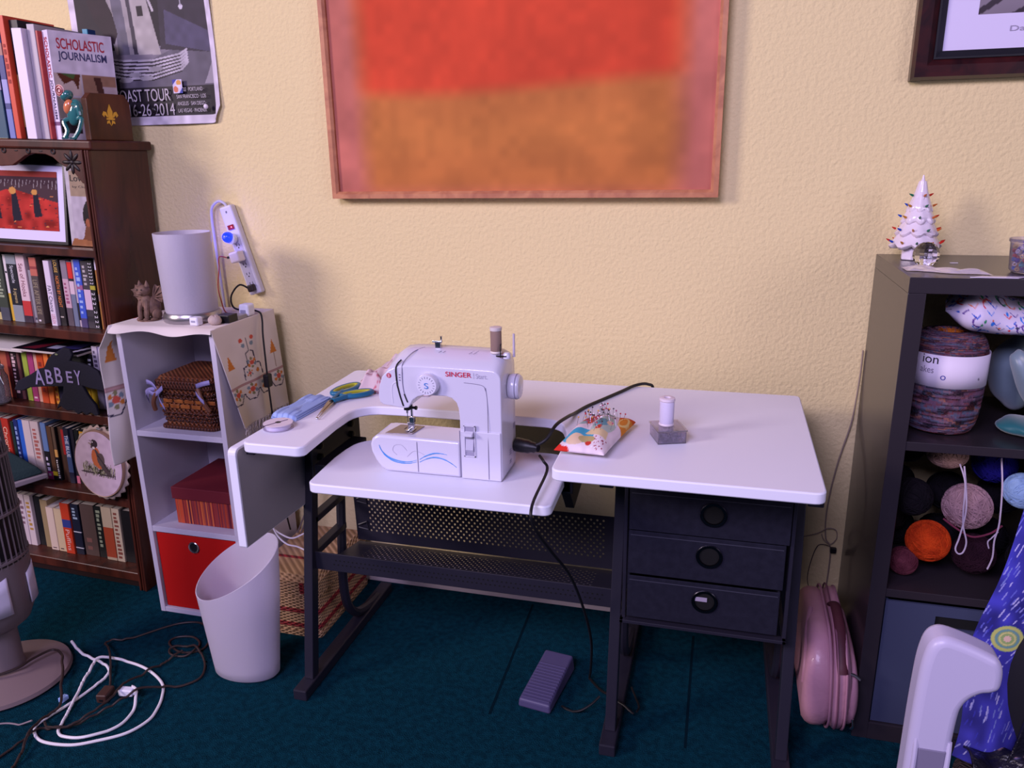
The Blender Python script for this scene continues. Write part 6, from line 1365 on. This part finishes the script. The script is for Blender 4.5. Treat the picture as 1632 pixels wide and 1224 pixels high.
# printed bundle lying on the cake
P_ = Paint(170, 120, (206, 196, 220)); P_.noise(.04, 10)
for k in range(300):
    x, y = random.random(), random.random(); c = random.choice([(50, 90, 190), (206, 60, 70), (40, 140, 90), (90, 60, 140), (50, 120, 210), (206, 110, 80), (60, 60, 90)])
    if k % 3 == 0: P_.ring(x, y, .035, .04, .14, c, random.uniform(0, 180), random.uniform(200, 360))
    elif k % 3 == 1: P_.ell(x, y, random.uniform(.006, .013), random.uniform(.010, .02), c)
    else: P_.line([(x, y), (x+.03, y+.03), (x+.05, y)], .006, c)
def bun(u, v):
    a = 2*PI*v; e = (1-max(0, 1-u*5)**2.2*.93)*(1-.3*max(0, u*3-2)); x = .460+.262*u; k = e*(1+.06*math.sin(u*14+a*2))
    return (x, -.295+.080*math.cos(a)*k, 1.032-.030*u+.036*math.sin(a)*k*(1+.15*math.sin(u*9))+.010*math.cos(a))
t = T('printed_fabric_bundle', 'folded white fabric with small colourful print lying on the yarn cake', 'fabric', (.6, -.3, .95))
P_.on('fabric_roll', bun, t, CT)
def drape(name, label, cx, cy, cz, sx_, sy_, sz_, m, seed, rot=0):
    random.seed(seed); ph = [random.uniform(0, 6) for _ in range(6)]; bb = B(); bb.ell((0, 0, 0), 1, 40, 24)
    for v in bb.v:
        d = 1+.07*math.sin(v.x*4+ph[0])*math.sin(v.z*3+ph[1])+.05*math.sin(v.x*7+v.z*2+ph[2])
        v.x *= sx_*d; v.y *= sy_*d; v.z *= sz_*d
    bb.tf(Matrix.Translation((cx, cy, cz)) @ Matrix.Rotation(rot, 4, 'Y')); return bb.thing(name, label, 'fabric', m, smooth=80)
SAT = M('pale_satin', (112, 130, 142), .35, sheen=.4)
drape('satin_fabric', 'pale blue-grey satin fabric hanging in folds right of the yarn cake', .655, -.20, .875, .062, .075, .085, SAT, 3, .25)
drape('satin_fabric', 'roll of pale satin sloping down in front of the other satin', .625, -.345, .885, .026, .035, .078, SAT, 5, -.45)
drape('teal_fabric', 'dark teal fabric lying on the shelf board right of the yarn cake', .655, -.30, .777, .066, .06, .0185, M('teal_cloth', (20, 92, 100), .5, sheen=.4), 6)
# balls of yarn in the middle cell
yarn_ball('yarn_ball', 'orange ball of yarn in the middle cell of the black shelf', (.490, -.305, .488), .048, (196, 66, 22), (170, 50, 18), 46)
yarn_ball('yarn_ball', 'fluffy dusty-pink ball of yarn in the middle cell', (.560, -.300, .580), .052, (150, 118, 124), (170, 136, 140), 40)
yarn_ball('yarn_ball', 'flat beige ball of yarn squeezed beneath the upper shelf board', (.508, -.290, .696), .036, (150, 118, 104), (168, 134, 120), 30, None, (1.2, 1, .85))
yarn_ball('yarn_ball', 'small dark rose ball of yarn low at the left of the middle cell', (.440, -.320, .4385), .033, (80, 34, 46), (100, 50, 60), 34)
yarn_ball('yarn_ball', 'black yarn ball above the orange one in the middle cell', (.446, -.30, .592), .044, (16, 14, 18), (24, 20, 26), 30)
yarn_ball('yarn_ball', 'dark plum ball of yarn below the fluffy pink one', (.585, -.31, .470), .046, (34, 16, 26), (44, 22, 34), 30)
yarn_ball('yarn_ball', 'deep blue ball of yarn behind the fluffy pink one', (.620, -.24, .668), .048, (24, 20, 96), (30, 26, 120), 30)
yarn_ball('yarn_ball', 'pale sky-blue ball of yarn at the right of the middle cell', (.664, -.30, .628), .040, (130, 160, 200), (150, 180, 216), 30)
yarn_ball('yarn_ball', 'brown-black ball of yarn between the rose and orange ones', (.430, -.22, .500), .030, (26, 20, 22), (34, 26, 26), 24)
YT = M('yarn_strand_pale', (186, 172, 190), .9)
t = T('yarn_strand', 'pale strand of yarn hanging in a loop beside the orange ball', 'yarn', (.53, -.37, .52))
B().tube([(.524, -.33, .690), (.530, -.362, .66), (.532, -.372, .60), (.535, -.378, .565), (.545, -.380, .53), (.542, -.380, .505), (.533, -.380, .500), (.526, -.380, .512), (.531, -.378, .54), (.536, -.376, .60), (.533, -.362, .65), (.530, -.34, .69)], .0018, 6, sm=6).out('strand', YT, t, smooth=1)
t = T('yarn_strand', 'pale loose strand hanging at the right of the middle cell', 'yarn', (.60, -.37, .52))
B().tube([(.598, -.34, .715), (.600, -.366, .66), (.603, -.376, .58), (.598, -.380, .54), (.600, -.380, .50), (.594, -.380, .47)], .0018, 6, sm=6).out('strand', YT, t, smooth=1)
B().tube([(.603, -.378, .56), (.592, -.380, .545), (.586, -.380, .535), (.590, -.380, .520)], .0014, 6, sm=6).out('strand', YT, t, smooth=1)
t = T('yarn_strand', 'wine-red strand wrapped beneath the fluffy pink ball', 'yarn', (.56, -.34, .54))
B().tube([(.505, -.340, .562), (.530, -.356, .548), (.560, -.362, .535), (.595, -.358, .545), (.620, -.345, .56)], .0022, 6, sm=6).out('strand', M('wine_yarn', (110, 40, 64), .9), t, smooth=1)
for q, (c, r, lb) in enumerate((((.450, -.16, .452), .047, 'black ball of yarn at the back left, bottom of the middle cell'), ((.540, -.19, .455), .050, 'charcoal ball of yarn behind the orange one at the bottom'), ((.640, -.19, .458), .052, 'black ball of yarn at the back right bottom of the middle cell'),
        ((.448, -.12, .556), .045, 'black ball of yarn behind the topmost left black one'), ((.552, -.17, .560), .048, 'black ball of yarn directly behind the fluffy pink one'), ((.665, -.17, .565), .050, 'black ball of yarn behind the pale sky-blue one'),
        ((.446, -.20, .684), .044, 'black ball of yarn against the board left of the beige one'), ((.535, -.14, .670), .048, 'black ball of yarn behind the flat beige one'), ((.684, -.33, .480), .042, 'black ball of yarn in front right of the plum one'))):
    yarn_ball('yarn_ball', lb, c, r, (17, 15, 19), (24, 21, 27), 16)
# storage box in the bottom cell
t = T('storage_box', 'slate-blue storage box with a slot handle in the bottom cell', 'box', (.56, -.22, .046))
SB = M('slate_blue', (56, 62, 88), .6)
bb = B(); bb.box(.400, .505, -.392, -.386, .047, .372); bb.box(.645, .728, -.392, -.386, .047, .372); bb.box(.505, .645, -.392, -.386, .047, .318); bb.box(.505, .645, -.392, -.386, .346, .372)
bb.box(.400, .406, -.386, -.05, .047, .372); bb.box(.722, .728, -.386, -.05, .047, .372); bb.box(.406, .722, -.056, -.05, .047, .372); bb.box(.406, .722, -.386, -.05, .047, .053)
bb.out('box_body', SB, t)
B().box(.504, .646, -.3863, -.3855, .317, .347).out('slot_handle', M('void', (4, 4, 6), 1), t, label='dark slot handle')

# ------------------------------------------------------------ laptop bag standing against the shelf
t = T('laptop_bag', 'dusty pink laptop bag standing upright between the desk and black shelf', 'bag', (.305, -.29, 0))
PK = M('pink_leather', (186, 136, 152), .42, coat=.15, bump=(30, .25, .01)); PKD = M('pink_leather_dark', (168, 120, 138), .5)
def slab(cx, w, z0, z1, y0, y1, r, m, n, tilt=0, puff=.0, par=None):
    ol_ = rrect(y0, y1, z0, z1, r, 8); cyy, czz = (y0+y1)/2, (z0+z1)/2; nn = len(ol_); vs = []
    ly = [(-1, .90), (-.75, .965), (-.35, 1), (.35, 1), (.75, .965), (1, .90)]
    for f, k in ly:
        for (y, z) in ol_:
            yy = cyy+(y-cyy)*k; zz = max(z0, czz+(z-czz)*k); g = math.sin(PI*(zz-z0)/(z1-z0)); vs.append((cx+f*w/2*(.72+puff*g)+tilt*(zz-z0), yy, zz))
    fs = [(j*nn+k, j*nn+(k+1) % nn, (j+1)*nn+(k+1) % nn, (j+1)*nn+k) for j in range(5) for k in range(nn)] + [list(range(nn))[::-1], [5*nn+k for k in range(nn)]]
    return B().add(vs, fs).out(n, m, par or t, smooth=50)
slab(.274, .066, .003, .272, -.458, -.110, .11, PK, 'rear_compartment', -.01, .42)
slab(.321, .040, .003, .276, -.460, -.105, .11, PK, 'front_compartment', -.02, .5)
slab(.348, .024, .020, .225, -.445, -.13, .09, PK, 'front_pocket', -.03, .6)
for x in (.302, .336):
    rr_ = rrect(-.463, -.103, .006, .276, .11, 8)
    B().tube([(x-.015*(z/.32), y, z) for y, z in rr_], .0030, 6, closed=True).out('piping', PKD, t, smooth=1)
rr_ = rrect(-.465, -.101, .006, .280, .11, 8)
B().tube([(.319-.018*(z/.32), y, z) for y, z in rr_], .0022, 6, closed=True).out('zip', M('zip_mauve', (126, 82, 100), .5), t, smooth=1)
hd = B().tube([(.308, -.27, .272), (.310, -.30, .290), (.312, -.36, .284), (.314, -.41, .258), (.316, -.445, .222), (.318, -.455, .205)], .0125, 10, sm=5, flat=.5).out('handle', M('handle_maroon', (72, 28, 40), .6), t, smooth=1, label='dark maroon handle')
B().tube([(.336, -.442, .200), (.345, -.445, .199), (.356, -.450, .193)], [.004, .0035, .0035], 8).out('zip_pull', CHR, t, smooth=1)
B().tube([(.350, -.450, .085), (.352, -.455, .070), (.348, -.452, .060)], .003, 8).out('zip_pull', CHR, t, smooth=1)
B().tube([(.256, -.30, .275), (.246, -.35, .25), (.240, -.42, .20), (.238, -.435, .155)], .0055, 8, sm=5, flat=.4).out('strap', PKD, t, smooth=1)

# wall cords beside the black shelf
t = T('wall_cord', 'thin cord running down the wall between desk and black shelf', 'cord', (.34, -.01, .4))
CB = M('cord_beige', (150, 132, 116), .6)
B().tube([(.3575, -.008, .86), (.3575, -.008, .80), (.354, -.008, .72), (.349, -.008, .66), (.335, -.008, .59), (.326, -.008, .54), (.316, -.008, .46), (.312, -.008, .38), (.318, -.008, .32), (.330, -.008, .30), (.334, -.008, .25), (.33, -.008, .12)], .0022, 6, sm=5).out('cable', CB, t, smooth=1)
B().tube([(.20, -.010, .31), (.25, -.010, .318), (.295, -.010, .335), (.318, -.010, .352), (.340, -.010, .350), (.345, -.010, .325), (.330, -.010, .305), (.312, -.012, .318), (.305, -.012, .335)], .0014, 6, sm=5).out('cable', CB, t, smooth=1)
B().tube([(.330, -.012, .300), (.300, -.012, .300), (.285, -.012, .25), (.280, -.012, .19), (.295, -.012, .14)], .0012, 6, sm=5).out('cable', M('cord_dark', (60, 46, 44), .6), t, smooth=1)
B().box(.330, .346, -.024, -.013, .285, .300).out('connector', BPL, t, bevel=.002)

# ------------------------------------------------------------ chair arm in the near right corner, bag and stool behind it
t = T('chair_arm', 'pale lilac moulded plastic chair arm in the near right corner', 'chair', (.37, -.95, 0))
LP = M('moulded_plastic', (186, 180, 206), .35)
ol_ = [(.302, .02), (.308, .25), (.312, .40), (.3125, .50), (.313, .56), (.3145, .620), (.317, .650), (.322, .672), (.332, .684), (.347, .687), (.375, .679), (.402, .668), (.413, .661), (.420, .648), (.422, .630), (.420, .614), (.410, .606), (.398, .602), (.386, .592), (.378, .578), (.374, .558), (.372, .50), (.374, .445), (.372, .25), (.368, .02)]
B().prism([(p.x-.002, p.z-.009) for p in cr([(x, 0, z) for x, z in ol_], 4)], 'y', -1.018, -.968).out('armrest_and_post', LP, t, bevel=.014, smooth=50, seg=5)
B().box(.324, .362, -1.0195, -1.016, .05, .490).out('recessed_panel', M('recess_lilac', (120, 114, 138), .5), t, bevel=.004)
for x in (.3205, .3655): B().tube([(x-.004, -1.0175, .05), (x-.001, -1.0185, .30), (x, -1.0185, .46), (x, -1.014, .505)], .0040, 8, sm=4).out('edge_rib', LP, t, smooth=1)
# blue swirl-printed bag
P_ = Paint(140, 300, (58, 56, 150)); P_.noise(.25, 9)
for k in range(520):
    x, y = random.random(), random.random(); a = .9+.5*math.sin(x*4+y*3); l = random.uniform(.03, .08)
    l *= 1.1; P_.line([(x, y), (x+l*math.cos(a), y+l*math.sin(a)*.35)], .013, random.choice([(150, 150, 216), (100, 104, 200), (190, 186, 230), (60, 60, 170), (120, 130, 200)]), .9)
P_.ell(.30, .46, .15, .050, (150, 172, 110))
for r, c in ((.13, (190, 190, 110)), (.10, (110, 150, 150)), (.07, (206, 200, 130))): P_.ring(.30, .46, r, r*.33, .12, c)
P_.ell(.30, .46, .035, .012, (226, 190, 170))
t = T('swirl_print_bag', 'blue and black bag printed with brush swirls and a yellow disc', 'bag', (.62, -.68, .22))
def bagf2(u, v):
    z = .235+.58*v; x0 = .477+.165*max(0, z-.42)+.004*math.sin(v*9); w = .14+.02*math.sin(v*5)
    return (x0+w*u, -.705+.030*u*u-.018*math.sin(PI*u)-.010*math.sin(v*12+u*3)+.10*v*.3, z)
P_.on('printed_panel', bagf2, t, CT, solid=.004)
P2 = Paint(60, 60, (24, 22, 36)); P2.noise(.4, 14)
for k in range(60): x, y = random.random(), random.random(); P2.line([(x, y), (x+.03, y+.05)], .012, random.choice([(90, 86, 130), (60, 56, 90), (140, 110, 120)]))
def bagf3(u, v):
    a = PI*(u); z = .24+.46*v
    return (.545+.030*v+.16*u+.02*math.sin(v*6), -.775+.02*math.sin(u*9+v*5)+.05*abs(u-.4), z-.03*u*(1-v))
P2.on('black_panel', bagf3, t, M('sequin_black', rough=.35, vc=True, bump=(60, .7, .01)), solid=.004)
def bagf4(u, v):
    return (.49+.24*u, -.80+.14*v+.01*math.sin(u*11), .232-.03*u+.052*math.sin(PI*min(1, v*.9+.1))+.010*math.sin(u*13+v*7))
P2.on('black_fold', bagf4, t, M('sequin_black', rough=.35, vc=True, bump=(60, .7, .01)), solid=.004)
B().ell((.62, -.69, .45), (.075, .05, .20), 20, 14).out('stuffing', M('bag_lining', (20, 18, 30), .9), t, smooth=1)
t = T('woven_stool', 'round dark woven stool under the printed bag in the corner', 'stool', (.64, -.70, 0))
WV = M('woven_dark', (62, 48, 48), .8, weave=(500, 260, 0, .9, .004, (30, 22, 26)))
B().lathe([(.10, .0), (.135, .02), (.150, .10), (.150, .17), (.142, .188), (.0, .192)], (.645, -.70, 0), 64).out('woven_seat', WV, t, smooth=1)
for z in (.04, .08, .12, .16): B().lathe([(.149, z-.004), (.153, z), (.149, z+.004)], (.645, -.70, 0), 64, cap=False).out('woven_ring', WV, t, smooth=1)
